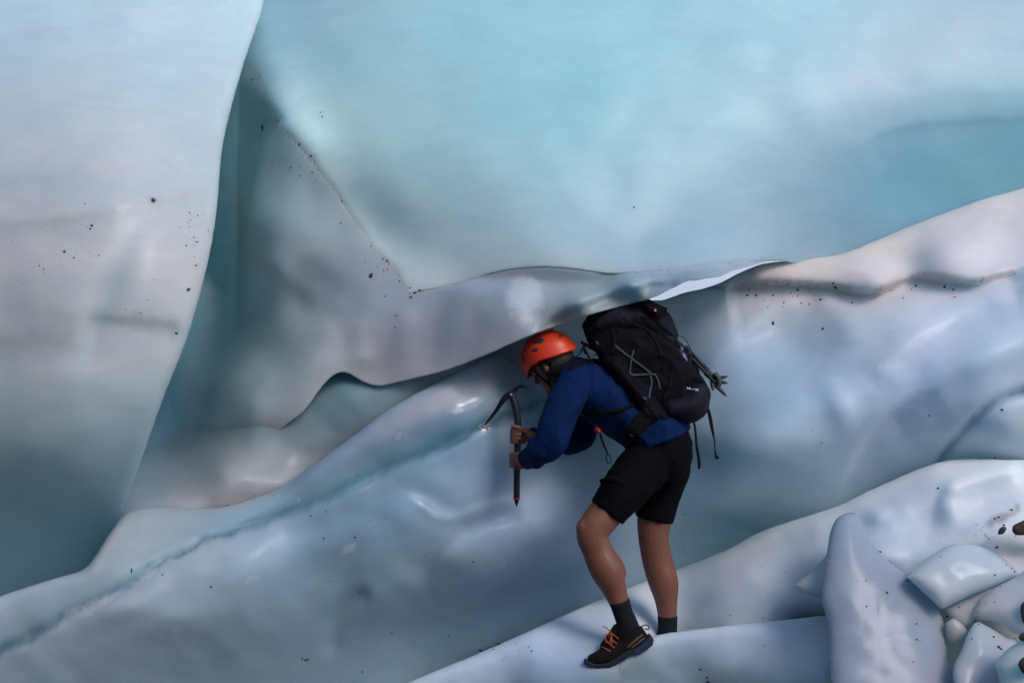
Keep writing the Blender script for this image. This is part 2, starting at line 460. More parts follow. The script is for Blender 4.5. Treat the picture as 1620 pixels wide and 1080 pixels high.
ice_sheet('ice_ceiling', 'c', W_edge, -1, -500, W_depth,
          [(450, 0, (0.425, 0.651, 0.740)), (600, 0, (0.540, 0.800, 0.830)), (850, 0, (0.480, 0.770, 0.830)), (1100, 0, (0.520, 0.790, 0.840)), (1300, 0, (0.560, 0.820, 0.860)), (1600, 0, (0.500, 0.640, 0.710)),
           (500, 150, (0.560, 0.800, 0.800)), (700, 200, (0.540, 0.800, 0.820)), (900, 200, (0.460, 0.780, 0.830)), (1150, 200, (0.540, 0.800, 0.850)), (1400, 150, (0.544, 0.663, 0.731)),
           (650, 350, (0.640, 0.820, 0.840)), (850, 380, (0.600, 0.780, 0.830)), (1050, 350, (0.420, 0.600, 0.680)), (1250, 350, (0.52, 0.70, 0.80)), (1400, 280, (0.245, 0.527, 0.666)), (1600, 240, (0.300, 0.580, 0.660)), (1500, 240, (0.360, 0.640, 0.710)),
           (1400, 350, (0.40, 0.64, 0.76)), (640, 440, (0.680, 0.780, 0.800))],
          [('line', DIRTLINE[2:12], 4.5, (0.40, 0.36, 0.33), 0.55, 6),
           ('side', [(1370, 226), (1420, 205), (1500, 193), (1620, 190), (1800, 189)], 120, (0.24, 0.46, 0.57), 0.6, 1), ('blob', 970, 255, 12, 26, -30, (0.36, 0.6, 0.7), 0.12), ('line', [(560, 90), (640, 210), (720, 310), (780, 400)], 30, (0.38, 0.70, 0.76), 0.22, 10), ('line', [(1150, 0), (1240, 60), (1330, 60)], 40, (0.44, 0.72, 0.82), 0.2, 10)],  # teal side band is shade below the step, painted into the ice
          lo=380, hi=2100, r=0.005, inward=8,
          label='huge smooth cyan ice ceiling wall sweeping across the top', cat='ice wall')

def S_mesh_depth(x, y):
    v = S_depth(x, y)
    d, s, t = sdist(x, y, DIRTLINE)
    s = np.maximum(-s, 0)
    wc = curve(W_edge, 1200)
    ye = np.interp(x, wc[:, 0], wc[:, 1])
    up = ye - y
    we = W_depth(x, ye)
    dn = np.maximum(-up, 0)
    lim = we + 0.004 + 0.0005 * dn
    fade = np.clip((x - 640) / 60, 0, 1) * np.clip((1060 - x) / 120, 0, 1) * np.exp(-(dn / 45.0) ** 2)
    v = np.where((up < 25), v + (np.minimum(v, lim) - v) * fade, v)
    return np.where((s > 0) & (up > 0), np.maximum(v, W_depth(x, y) + np.minimum(0.002 * s, 0.15) * np.clip(up / 40, 0, 1) + 0.004), v)
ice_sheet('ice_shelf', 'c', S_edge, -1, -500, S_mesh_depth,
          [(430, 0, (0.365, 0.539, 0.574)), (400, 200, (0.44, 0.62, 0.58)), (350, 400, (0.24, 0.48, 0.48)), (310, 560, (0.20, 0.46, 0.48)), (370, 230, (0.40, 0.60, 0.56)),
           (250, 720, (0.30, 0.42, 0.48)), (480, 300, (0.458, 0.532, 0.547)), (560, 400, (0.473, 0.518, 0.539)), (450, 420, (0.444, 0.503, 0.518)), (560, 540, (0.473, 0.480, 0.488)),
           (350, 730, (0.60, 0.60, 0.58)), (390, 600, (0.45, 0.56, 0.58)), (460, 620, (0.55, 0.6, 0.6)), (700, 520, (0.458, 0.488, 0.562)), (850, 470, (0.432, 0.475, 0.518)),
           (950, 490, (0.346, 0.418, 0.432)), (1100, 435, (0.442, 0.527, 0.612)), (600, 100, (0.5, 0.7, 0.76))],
          [('line', [(432, 130), (405, 200), (385, 270), (372, 350), (358, 440), (330, 540), (300, 640), (262, 740)], 26, (0.17, 0.38, 0.40), 0.6, 5), ('line', [(345, 285), (362, 300), (380, 330), (388, 380), (400, 405), (440, 435), (490, 480), (520, 520)], 9, (0.42, 0.38, 0.35), 0.5, 8),  # teal line paints in the recess shade; brown line mixes dirt and shadow
           ('blob', 415, 205, 3.5, 9, 8, DIRT, 0.7), ('blob', 330, 770, 50, 16, 10, (0.55, 0.42, 0.40), 0.35)],
          wet_glint=[(830, 474, 34, 46, 0, 1.3), (760, 545, 8, 10, 0, 0.6), (549, 590, 5, 4, 0, 1)], lo=60, hi=1300, r=0.008, inward=10,
          label='folded grey ice shelf hanging just above the climber', cat='ice wall')

# ---- long sloping wall behind the climber
E_edge = [(-500, 1150), (-100, 985), (0, 943), (75, 918), (130, 901), (150, 880), (172, 845), (200, 812), (240, 802), (300, 798), (340, 797), (385, 788), (450, 765), (500, 730), (560, 688), (600, 657),
          (640, 632), (700, 600), (770, 564), (840, 522), (900, 496), (960, 484), (1020, 476), (1050, 474), (1082, 463), (1110, 457), (1140, 447), (1165, 434), (1190, 423), (1215, 416), (1280, 409), (1330, 402), (1380, 383), (1430, 362), (1500, 335), (1560, 314), (1620, 297), (1800, 240), (2100, 180)]
VEIN = [(-40, 1048), (0, 1030), (60, 1000), (130, 960), (190, 932), (240, 898), (320, 856), (400, 828), (470, 806), (540, 776), (600, 746), (680, 716), (740, 686), (790, 664), (850, 638), (920, 610)]
RCREASE = [(1150, 452), (1200, 448), (1300, 452), (1340, 460), (1380, 464), (1420, 448), (1450, 440), (1490, 442), (1540, 448), (1580, 436), (1640, 418)]
E_t = TPS([(-500, 1100, 6.8), (0, 1080, 6.76), (0, 950, 6.70), (100, 915, 6.70), (150, 890, 6.72), (200, 812, 6.88), (300, 800, 6.95), (385, 790, 6.98), (450, 767, 7.0),
           (560, 690, 7.02), (640, 635, 7.07), (600, 745, 7.05), (700, 700, 7.1), (770, 570, 7.26), (767, 672, 7.14), (840, 560, 7.48), (900, 560, 7.55), (820, 730, 7.24), (950, 750, 7.38), (1100, 600, 7.42), (950, 620, 7.42),
           (1100, 800, 7.6), (1100, 480, 7.46), (1215, 430, 7.41), (1300, 420, 7.39), (1400, 390, 7.43), (1620, 310, 7.46), (1300, 480, 7.28), (1150, 470, 7.42), (2100, 200, 7.45), (1200, 520, 7.3), (1400, 500, 7.12), (1620, 450, 7.0), (2100, 450, 6.9),
           (1200, 650, 7.12), (1400, 620, 6.93), (1620, 600, 6.86), (1150, 780, 7.26), (1300, 780, 7.24), (1420, 740, 7.16), (1600, 700, 6.99), (1600, 760, 7.3), (1400, 810, 7.5), (1620, 1000, 8.0),
           (300, 1080, 6.98), (500, 1080, 7.3), (500, 900, 6.98), (600, 950, 7.18), (650, 1000, 7.5), (700, 1100, 7.8), (850, 980, 7.85), (850, 850, 7.34), (1000, 930, 7.75), (1200, 860, 7.65), (750, 850, 7.14),
           (400, 900, 6.82), (500, 760, 6.97), (650, 800, 7.02), (300, 900, 6.76), (200, 1000, 6.72), (1300, 1150, 8.4), (0, 1300, 7.2), (750, 900, 7.22), (400, 1000, 6.94)], 0.002)
E_f = [F_ridge(VEIN, 9, -0.025, 0.05), F_ridge([(300, 810), (450, 775), (600, 700), (740, 640), (860, 590)], 26, 0.035),
       F_lump(870, 830, 110, 60, -25, 0.15), F_step([(830, 822), (760, 838), (700, 880), (662, 940)], 9, 0.06, 60),
       F_lump(690, 800, 60, 22, 30, -0.05), F_ridge([(640, 780), (690, 812), (720, 818), (780, 800), (830, 790)], 10, 0.03),
       F_lump(600, 960, 60, 40, -40, 0.06), F_ridge([(520, 1040), (540, 970), (590, 930)], 16, -0.04),
       F_lump(850, 930, 130, 30, -25, -0.12), F_lump(520, 860, 70, 26, -20, 0.03), F_lump(200, 960, 60, 20, -20, 0.03), F_lump(280, 980, 60, 30, -10, 0.03),
       F_step(RCREASE, 6, 0.10, 60, 0.05), F_lump(1500, 405, 62, 40, -10, 0.10), F_lump(1440, 420, 30, 50, 35, -0.07), F_lump(1390, 440, 50, 22, 10, 0.07), F_lump(1600, 400, 50, 40, -10, -0.05),
       F_lump(1250, 540, 80, 60, -10, -0.16), F_ridge([(1100, 590), (1160, 535), (1220, 490), (1290, 462)], 18, 0.022),
       F_ridge([(1290, 465), (1335, 495), (1350, 550)], 26, 0.02), F_lump(1400, 500, 60, 40, 0, 0.04),
       F_ridge([(1385, 610), (1420, 570), (1470, 520), (1540, 480), (1640, 440)], 30, 0.025), F_step([(1385, 610), (1420, 570), (1470, 525), (1540, 490), (1640, 455)], 9, 0.04, 50, 0.3),
       F_step([(1322, 800), (1345, 740), (1385, 680), (1430, 640), (1490, 610)], 7, 0.07, 90, 0.35),
       F_ridge([(1480, 745), (1505, 705), (1545, 660), (1580, 635), (1640, 612)], 8, -0.05, 0.04), F_lump(1600, 690, 60, 50, 0, 0.07),
       F_lump(1170, 820, 100, 50, -25, -0.18), F_lump(1200, 700, 120, 60, -10, 0.06), F_lump(1330, 640, 24, 40, -30, 0.03), F_lump(1560, 560, 90, 30, -25, 0.05)]
def E_depth(x, y):
    v = E_t(x, y)
    for i, f in enumerate(E_f): v = v + (0.6 if i < 10 else 0.95) * f(x, y)
    return v + 0.010 * fbm(x, y, 1 / 85.0, 4.0) + 0.0012 * fbm(x, y, 1 / 24.0, 9.0)
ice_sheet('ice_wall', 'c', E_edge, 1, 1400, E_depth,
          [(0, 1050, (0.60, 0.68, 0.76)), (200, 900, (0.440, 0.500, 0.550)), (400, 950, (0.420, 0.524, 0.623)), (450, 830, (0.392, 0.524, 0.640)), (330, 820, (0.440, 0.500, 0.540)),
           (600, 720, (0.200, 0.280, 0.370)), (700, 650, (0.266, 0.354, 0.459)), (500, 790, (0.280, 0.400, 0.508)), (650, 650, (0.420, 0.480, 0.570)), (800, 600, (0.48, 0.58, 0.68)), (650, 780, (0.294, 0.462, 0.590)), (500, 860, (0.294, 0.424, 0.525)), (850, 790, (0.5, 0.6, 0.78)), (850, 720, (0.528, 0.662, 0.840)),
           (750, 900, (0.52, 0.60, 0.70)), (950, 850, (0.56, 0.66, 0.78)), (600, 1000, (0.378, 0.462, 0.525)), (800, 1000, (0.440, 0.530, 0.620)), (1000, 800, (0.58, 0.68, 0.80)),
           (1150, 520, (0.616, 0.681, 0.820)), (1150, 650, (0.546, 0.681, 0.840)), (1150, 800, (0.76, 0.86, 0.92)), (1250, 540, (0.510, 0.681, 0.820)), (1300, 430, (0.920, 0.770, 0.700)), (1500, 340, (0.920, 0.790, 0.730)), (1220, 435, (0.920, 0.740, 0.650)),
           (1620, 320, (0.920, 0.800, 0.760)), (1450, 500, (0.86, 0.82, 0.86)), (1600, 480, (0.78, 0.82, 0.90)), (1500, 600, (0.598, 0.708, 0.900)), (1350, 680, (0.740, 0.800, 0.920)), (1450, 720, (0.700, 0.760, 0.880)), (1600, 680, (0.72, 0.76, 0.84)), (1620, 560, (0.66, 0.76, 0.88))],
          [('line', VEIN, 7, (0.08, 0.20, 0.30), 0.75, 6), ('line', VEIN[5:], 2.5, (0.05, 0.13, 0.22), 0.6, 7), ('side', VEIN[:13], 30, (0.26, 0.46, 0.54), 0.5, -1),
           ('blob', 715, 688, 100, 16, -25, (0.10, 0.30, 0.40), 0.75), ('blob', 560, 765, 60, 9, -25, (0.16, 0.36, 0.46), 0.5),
           ('blob', 660, 652, 90, 16, -25, (0.62, 0.52, 0.52), 0.4), ('blob', 780, 603, 70, 12, -18, (0.66, 0.55, 0.56), 0.4),
           ('line', RCREASE, 9, (0.52, 0.38, 0.34), 0.6, 6), ('blob', 1335, 455, 18, 7, 10, (0.3, 0.22, 0.2), 0.5),
           ('line', [(1040, 530), (1090, 500), (1130, 478), (1170, 455), (1200, 430)], 10, (0.34, 0.48, 0.50), 0.6, 8),
           ('blob', 1120, 465, 70, 14, -22, (0.46, 0.54, 0.56), 0.6), ('blob', 1185, 440, 18, 8, -40, (0.35, 0.28, 0.24), 0.5),  # grey blob: shaded top of the slope, painted in
           ('line', [(1480, 745), (1505, 705), (1545, 660), (1580, 635), (1640, 612)], 5, (0.30, 0.46, 0.56), 0.7, 5),
           ('blob', 1180, 830, 70, 12, 20, (0.28, 0.42, 0.48), 0.5),  # dark blob: crevice shade above the ledge, put into the colour
           ('line', [(640, 1085), (740, 1035), (850, 990), (960, 945)], 6, (0.40, 0.32, 0.36), 0.5, 14), ('blob', 780, 1022, 40, 4, -22, DIRT, 0.7)],
          wet_glint=[(552, 868, 20, 11, -30, .8), (590, 828, 24, 8, -35, .55), (688, 815, 26, 6, 30, 1), (125, 968, 30, 12, 0, 1), (630, 690, 8, 16, 15, .7), (595, 722, 16, 6, 60, .6),
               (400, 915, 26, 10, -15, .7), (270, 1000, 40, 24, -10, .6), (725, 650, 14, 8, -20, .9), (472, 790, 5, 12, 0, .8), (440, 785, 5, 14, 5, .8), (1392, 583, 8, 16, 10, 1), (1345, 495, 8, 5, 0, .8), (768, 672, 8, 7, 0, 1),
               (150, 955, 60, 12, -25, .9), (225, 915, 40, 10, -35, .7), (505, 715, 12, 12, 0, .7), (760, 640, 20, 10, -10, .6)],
          lo=-500, hi=2100, r=0.05, inward=10, r_fn=lambda u: 0.05 + 0.05 * np.exp(-((u - 340) / 130.0) ** 4),
          label='long blue ice slope with a dark vein behind the climber', cat='ice wall')

# ---- hollow behind the lip
U_t = TPS([(100, 1100, 8.0), (100, 600, 8.9), (450, 700, 7.16), (430, 740, 7.08), (450, 770, 7.05), (380, 790, 7.0), (350, 740, 7.05), (320, 800, 6.99), (280, 800, 7.0), (240, 805, 7.02), (205, 810, 7.08), (120, 820, 7.5),
           (260, 700, 8.15), (300, 700, 7.78), (340, 700, 7.42), (380, 700, 7.22), (400, 690, 7.19), (300, 640, 8.1), (340, 640, 7.72), (400, 640, 7.32), (550, 600, 7.17), (500, 640, 7.165), (600, 660, 7.15), (700, 590, 7.2), (800, 540, 7.36),
           (550, 500, 7.6), (500, 800, 7.3), (700, 800, 7.8), (300, 900, 7.3)], 0.001)
def U_depth(x, y):
    return U_t(x, y) + 0.01 * fbm(x, y, 1 / 60.0, 21.0)
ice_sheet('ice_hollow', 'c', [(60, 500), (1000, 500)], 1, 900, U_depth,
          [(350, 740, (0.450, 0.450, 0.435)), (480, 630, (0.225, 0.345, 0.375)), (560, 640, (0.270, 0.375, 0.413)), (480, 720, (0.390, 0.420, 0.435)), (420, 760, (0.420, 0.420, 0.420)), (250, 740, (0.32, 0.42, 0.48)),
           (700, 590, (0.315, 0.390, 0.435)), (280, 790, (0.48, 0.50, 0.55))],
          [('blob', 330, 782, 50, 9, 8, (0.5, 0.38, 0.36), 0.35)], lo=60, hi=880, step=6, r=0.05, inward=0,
          label='teal grey hollow under the folded ice lip', cat='ice wall')

# ---- foreground ledge (back swell and front swell)
F1_edge = [(100, 1500), (500, 1180), (600, 1105), (640, 1082), (700, 1056), (750, 1036), (850, 992), (930, 956), (1000, 927), (1080, 897), (1150, 869), (1210, 838), (1320, 802), (1360, 783), (1400, 765), (1450, 743),
           (1500, 728), (1560, 726), (1620, 727), (1800, 720), (2100, 700)]
F1_t = TPS([(300, 1300, 7.2), (640, 1090, 6.97), (700, 1090, 6.95), (800, 1080, 6.95), (750, 1040, 6.97), (850, 1020, 6.95), (930, 960, 7.35), (1000, 930, 7.5), (1000, 985, 7.2), (1000, 1015, 6.98), (930, 1040, 6.90), (980, 1050, 6.87), (1056, 1000, 7.30), (1056, 960, 7.42), (1085, 900, 7.55), (1000, 1080, 6.95),
            (1150, 872, 7.42), (1150, 940, 7.18), (1150, 1000, 6.96), (1250, 920, 7.05), (1250, 1080, 6.9), (1320, 805, 7.15), (1320, 900, 6.85), (1400, 768, 7.08), (1400, 880, 6.78),
            (1500, 732, 7.0), (1500, 850, 6.72), (1620, 730, 6.95), (1620, 850, 6.68), (1620, 1000, 6.72), (1500, 1000, 6.8), (2000, 720, 6.95), (2000, 1000, 6.3), (900, 1300, 7.2), (1600, 1300, 6.6), (1380, 1000, 6.85)], 0.003)
F1_f = [F_ridge([(1400, 830), (1460, 790), (1486, 770), (1500, 800), (1530, 830)], 22, 0.035), F_lump(1475, 830, 50, 40, 0, -0.05), F_lump(1390, 815, 20, 14, 0, 0.04), F_ridge([(1490, 775), (1560, 750), (1620, 740)], 16, 0.05),
        F_lump(1560, 800, 60, 26, -20, -0.06), F_lump(1280, 985, 50, 24, 0, -0.18), F_lump(1400, 880, 30, 14, 0, 0.03), F_lump(1600, 880, 40, 16, 0, -0.05), F_lump(1200, 900, 90, 20, -20, 0.03)]
def F1_depth(x, y):
    v = F1_t(x, y)
    for f in F1_f: v = v + f(x, y)
    return v + 0.010 * fbm(x, y, 1 / 60.0, 6.0) + 0.001 * fbm(x, y, 1 / 20.0, 8.0)
ice_sheet('ice_ledge', 'c', F1_edge, 1, 1500, F1_depth,
          [(700, 1070, (0.62, 0.70, 0.80)), (1000, 1000, (0.62, 0.70, 0.80)), (1000, 1080, (0.40, 0.50, 0.56)), (900, 1040, (0.42, 0.52, 0.66)), (1200, 900, (0.80, 0.85, 0.93)), (1250, 1000, (0.5, 0.58, 0.60)), (1500, 760, (0.88, 0.88, 0.95)),
           (1350, 820, (0.82, 0.86, 0.95)), (1620, 780, (0.92, 0.92, 0.95)), (1475, 830, (0.66, 0.72, 0.78)), (1550, 1000, (0.62, 0.64, 0.66)), (1620, 880, (0.72, 0.72, 0.76)), (1400, 1000, (0.6, 0.66, 0.72))],
          [('blob', 1300, 978, 50, 12, -8, (0.36, 0.42, 0.38), 0.5), ('line', [(1560, 830), (1590, 815), (1620, 800)], 4, (0.25, 0.22, 0.2), 0.6, 6), ('blob', 1600, 870, 30, 14, 0, (0.55, 0.55, 0.52), 0.5)],
          lo=100, hi=2100, r=0.05, inward=4, mat=SNOWICE,
          label='sloping white ice ledge under the climber\'s feet', cat='ice ledge')

F2_edge = [(820, 1500), (860, 1200), (890, 1110), (940, 1070), (985, 1042), (1005, 1024), (1022, 1012), (1040, 1004), (1070, 999), (1110, 994), (1160, 988), (1240, 980), (1330, 972), (1380, 985), (1440, 1040), (1480, 1110), (1500, 1500)]
F2_t = TPS([(940, 1080, 6.86), (1000, 1035, 6.86), (1040, 1010, 6.9), (1120, 1000, 6.88), (1240, 990, 6.84), (1330, 982, 6.81), (1000, 1080, 6.92), (1150, 1050, 6.83), (1150, 1120, 6.88), (1300, 1080, 6.58), (1300, 1020, 6.72), (1230, 1060, 6.72), (1440, 1060, 6.75), (1150, 1400, 7.0), (900, 1400, 7.1), (1450, 1400, 6.9)], 0.003)
def F2_depth(x, y):
    return F2_t(x, y) + F_lump(1290, 1050, 40, 40, 0, 0.05)(x, y) + 0.008 * fbm(x, y, 1 / 60.0, 16.0) + 0.001 * fbm(x, y, 1 / 20.0, 8.0)
ice_sheet('ice_swell', 'c', F2_edge, 1, 1500, F2_depth,
          [(1000, 1040, (0.48, 0.58, 0.66)), (1100, 1060, (0.42, 0.56, 0.64)), (1300, 990, (0.64, 0.72, 0.82)), (1300, 1060, (0.62, 0.72, 0.80)), (1150, 1000, (0.62, 0.70, 0.80))],  # darker teal below the crest is shading painted into the ice
          [('blob', 1325, 1050, 10, 40, 0, (0.36, 0.46, 0.5), 0.5)],
          lo=820, hi=1500, r=0.05, inward=4, mat=SNOWICE,
          label='low rounded ice swell hiding the rear foot', cat='ice ledge')
#@@SETTING
# ---- outside: snow beyond the gap, moraine floor in front, darkened to cut bounce light
def field_mesh(name, x0, x1, y0, y1, n, hfn, mat):
    me = bpy.data.meshes.new(name)
    xs = np.linspace(x0, x1, n); ys = np.linspace(y0, y1, n)
    v = [(x, y, hfn(x, y)) for y in ys for x in xs]
    f = [(j * n + i, j * n + i + 1, (j + 1) * n + i + 1, (j + 1) * n + i) for j in range(n - 1) for i in range(n - 1)]
    me.from_pydata(v, [], f); smooth(me)
    return link(name, me, mat)
M_SNOW = simple('snow', (0.62, 0.66, 0.72), 0.7, 0.4, 60, 0.05)
M_MORAINE = simple('moraine', (0.11, 0.10, 0.095), 0.9, 0.8, 20, 0.4)
o = field_mesh('moraine_ground', -120, 120, -120, 120, 121, lambda x, y: -1.6 + 0.25 * noise.noise(Vector((x * .3, y * .3, 0))), M_MORAINE)
tag(o, 'unseen moraine floor, made dark to cut bounce light', None, None, 'structure')
def bank_h(x, y):  # unseen bank, added behind and left of the camera to shade the lower ice
    H = 7.5 - 4.5 / (1 + math.exp(-(x - 0.5) / 1.6))
    t = min(1, max(0, (-1.5 - y) / 2.5)); t = t * t * (3 - 2 * t)
    u = min(1, max(0, (-2.6 - x) / 2.0)) * min(1, max(0, (5.0 - y) / 2.0)); u = u * u * (3 - 2 * u)
    return -1.8 + (H + 1.8) * max(t, 0.75 * u) + 0.3 * noise.noise(Vector((x * .7, y * .7, 2)))
o = field_mesh('shade_bank', -16, 14, -12, 6, 90, bank_h, M_MORAINE)
tag(o, 'unseen dark bank added behind the viewpoint to shade the ice', None, None, 'structure')
o = field_mesh('snow_slope', -1, 9, 10.6, 16, 30, lambda x, y: -0.4 + (y - 10.0) * 0.62 + 0.1 * noise.noise(Vector((x, y, 0))), M_SNOW)
tag(o, 'bright snow seen through the gap under the ice', None, None, 'structure')

# ================================================================== mesh tools for the objects
from mathutils.bvhtree import BVHTree
def px(n, Y=7.0):
    return n * Y * K

def crom(pts, sub=5):
    """Catmull-Rom through rows of numbers"""
    return curve(pts, sub * (len(pts) - 1)) if len(pts) > 2 else curve(pts, sub + 1)

def tube_geo(bm, rows, sub=5, seg=16, caps=(True, True), square=False, ref=None):
    """rows: (px, py, Y, ra, rb) radii in photo pixels at that depth: ra in the picture plane, rb in depth"""
    r = crom(rows, sub)
    pts = [P(a[0], a[1], a[2]) for a in r]
    ra = [max(0.2, a[3]) * a[2] * K for a in r]; rb = [max(0.2, a[4]) * a[2] * K for a in r]
    return tube_world(bm, pts, ra, rb, seg, caps, square, ref)

def tube_world(bm, pts, ra, rb, seg=16, caps=(True, True), square=False, ref=None):
    n = len(pts)
    rings = []
    tang = [(pts[min(i + 1, n - 1)] - pts[max(i - 1, 0)]).normalized() for i in range(n)]
    base = Vector(ref) if ref is not None else (Vector((0, 1, 0)) if abs((pts[-1] - pts[0]).normalized().y) < 0.85 else Vector((0, 0, 1)))
    def ring(p, t, a, b):
        bb = (base - t * base.dot(t))
        if bb.length < 1e-4: bb = Vector((1, 0, 0))
        bb.normalize(); aa = t.cross(bb).normalized()
        vs = []
        for k in range(seg):
            th = 2 * math.pi * k / seg
            c, s_ = math.cos(th), math.sin(th)
            if square:
                m = max(abs(c), abs(s_)); q = 0.72
                c, s_ = c / m * q + c * (1 - q), s_ / m * q + s_ * (1 - q)
            vs.append(bm.verts.new(p + aa * (c * a) + bb * (s_ * b)))
        return vs
    if caps[0]:
        for f in (0.35, 0.75):
            w = math.sqrt(1 - (1 - f) ** 2) if f < 1 else 1
            rings.append(ring(pts[0] - tang[0] * min(ra[0], rb[0]) * (1 - f), tang[0], ra[0] * w, rb[0] * w))
    for i in range(n):
        rings.append(ring(pts[i], tang[i], ra[i], rb[i]))
    if caps[1]:
        for f in (0.75, 0.35):
            w = math.sqrt(1 - (1 - f) ** 2)
            rings.append(ring(pts[-1] + tang[-1] * min(ra[-1], rb[-1]) * (1 - f), tang[-1], ra[-1] * w, rb[-1] * w))
    for a, b in zip(rings[:-1], rings[1:]):
        for k in range(seg):
            bm.faces.new((a[k], a[(k + 1) % seg], b[(k + 1) % seg], b[k]))
    bm.faces.new(rings[0][::-1]); bm.faces.new(rings[-1])

def ell_geo(bm, c, f, s, u, rf, rs, ru, n=16):
    m = Matrix((( f.x * rf, s.x * rs, u.x * ru, c.x), (f.y * rf, s.y * rs, u.y * ru, c.y), (f.z * rf, s.z * rs, u.z * ru, c.z), (0, 0, 0, 1)))
    bmesh.ops.create_uvsphere(bm, u_segments=n, v_segments=n // 2 + 2, radius=1.0, matrix=m)

def finish(bm, name, mat, parent=None, flat=False):
    bmesh.ops.recalc_face_normals(bm, faces=bm.faces)
    me = bpy.data.meshes.new(name)
    bm.to_mesh(me); bm.free()
    if not flat: smooth(me)
    return link(name, me, mat, parent)

def apply_mods(o):
    dg = bpy.context.evaluated_depsgraph_get()
    dg.update()
    me = bpy.data.meshes.new_from_object(o.evaluated_get(dg))
    old = o.data
    o.modifiers.clear()
    o.data = me
    me.name = old.name
    bpy.data.meshes.remove(old)
    smooth(me)

def organic(name, builder, mat, parent=None, voxel=0.006, sm=6, fac=0.5, wrinkle=None):
    """shapes made by builder(bm) fused into one continuous surface"""
    bm = bmesh.new(); builder(bm)
    o = finish(bm, name, mat, parent)
    r = o.modifiers.new('r', 'REMESH'); r.mode = 'VOXEL'; r.voxel_size = voxel; r.use_smooth_shade = True
    s_ = o.modifiers.new('s', 'SMOOTH'); s_.iterations = sm; s_.factor = fac
    bpy.context.view_layer.update()
    apply_mods(o)
    if wrinkle:
        amp, f, stretch = wrinkle
        me = o.data
        me.calc_loop_triangles()
        co = [v.co.copy() for v in me.vertices]; no = [v.normal.copy() for v in me.vertices]
        for v, c, n in zip(me.vertices, co, no):
            q = Vector((c.x * stretch[0], c.y * stretch[1], c.z * stretch[2])) * f
            w = noise.noise(q + Vector((noise.noise(q * .5), 0, noise.noise(q * .5 + Vector((9, 9, 9))))))
            w2 = noise.noise(q * 2.4 + Vector((4, 1, 7)))
            v.co = c + n * (amp * (1 - abs(w) * 2.2) + amp * 0.45 * (0.4 - abs(w2) * 1.6))
    return o

def prism(name, outline, Y0, Y1, mat, parent=None, bevel=0.002, Yoff=None):
    bm = bmesh.new()
    a = [bm.verts.new(P(x, y, Y0 + (Yoff(x, y) if Yoff else 0))) for x, y in outline]
    Ym = (Y0 + Y1) / 2
    b = [bm.verts.new(P(x, y, Y0 + (Yoff(x, y) if Yoff else 0)) + Vector((0, Y1 - Y0, 0))) for x, y in outline]
    bm.faces.new(a); bm.faces.new(b[::-1])
    n = len(a)
    for i in range(n):
        bm.faces.new((a[i], b[i], b[(i + 1) % n], a[(i + 1) % n]))
    o = finish(bm, name, mat, parent, flat=True)
    if bevel:
        m = o.modifiers.new('b', 'BEVEL'); m.width = bevel; m.segments = 2; m.limit_method = 'NONE'
        bpy.context.view_layer.update(); apply_mods(o)
        for p_ in o.data.polygons: p_.use_smooth = False
    return o

def tubes(name, lists, mat, parent=None, sub=5, seg=10, caps=(True, True), square=False):
    bm = bmesh.new()
    for rows in lists: tube_geo(bm, rows, sub, seg, caps, square)
    return finish(bm, name, mat, parent)

def bvh_of(objs):
    vs, fs = [], []
    for o in objs:
        o_m = o.matrix_world; k = len(vs)
        vs += [o_m @ v.co for v in o.data.vertices]
        fs += [[k + i for i in p_.vertices] for p_ in o.data.polygons]
    return BVHTree.FromPolygons(vs, fs)
CAM = Vector((0, 0, CAMZ))
def hit(bvh, x, y, off=0.0, default=7.0):
    """point on a surface seen at photo position x, y, lifted by off metres"""
    d = (P(x, y, 7.0) - CAM).normalized()
    loc, nor, i, dist = bvh.ray_cast(CAM, d)
    if loc is None: return P(x, y, default), Vector((0, -1, 0))
    if nor.dot(d) > 0: nor = -nor
    return loc + nor * off, nor

def surface_strap(name, bvh, lists, mat, parent, w=2.0, th=0.6, off=0.002, sub=6):
    bm = bmesh.new()
    for pts in lists:
        c = crom([tuple(p_) for p_ in pts], sub)
        ws = []
        for a in c:
            q, nn = hit(bvh, a[0], a[1], off); ws.append((q, nn))
        p3 = [a for a, _ in ws]
        # smooth depth jumps
        for _ in range(2):
            p3 = [p3[0]] + [(p3[i - 1] + p3[i] * 2 + p3[i + 1]) / 4 for i in range(1, len(p3) - 1)] + [p3[-1]]
        tube_world(bm, p3, [px(w)] * len(p3), [px(th)] * len(p3), 8, (False, False), True, ref=ws[len(ws) // 2][1])
    return finish(bm, name, mat, parent)

# ---- materials of the objects
M_SKIN = simple('skin', (0.18, 0.068, 0.042), 0.5, 0.35, 160, 0.28)
M_SHIRT = simple('blue_shirt', (0.0012, 0.014, 0.066), 0.85, 0.5, 350, 0.12, spec=0.12)
M_SHORTS = simple('black_shorts', (0.0018, 0.0018, 0.0035), 0.85, 0.5, 300, 0.2, spec=0.1)
M_SOCK = simple('black_sock', (0.008, 0.010, 0.014), 0.9, 0.8, 500, 0.2, spec=0.2)
M_HAIR = simple('dark_hair', (0.02, 0.014, 0.010), 0.6, 0.8, 400, 0.3)
M_ORANGE = simple('orange_shell', (0.66, 0.040, 0.008), 0.42, 0.05, 200, 0.04)
M_VENT = simple('vent_dark', (0.016, 0.022, 0.03), 0.7)
M_PACK = simple('pack_fabric', (0.0028, 0.0028, 0.0065), 0.75, 0.6, 260, 0.3, spec=0.12)
M_LID = simple('pack_lid_fabric', (0.0070, 0.0064, 0.013), 0.65, 0.6, 260, 0.25, spec=0.2)
M_STRAP = simple('black_webbing', (0.004, 0.004, 0.007), 0.8, 0.4, 500, 0.2, spec=0.15)
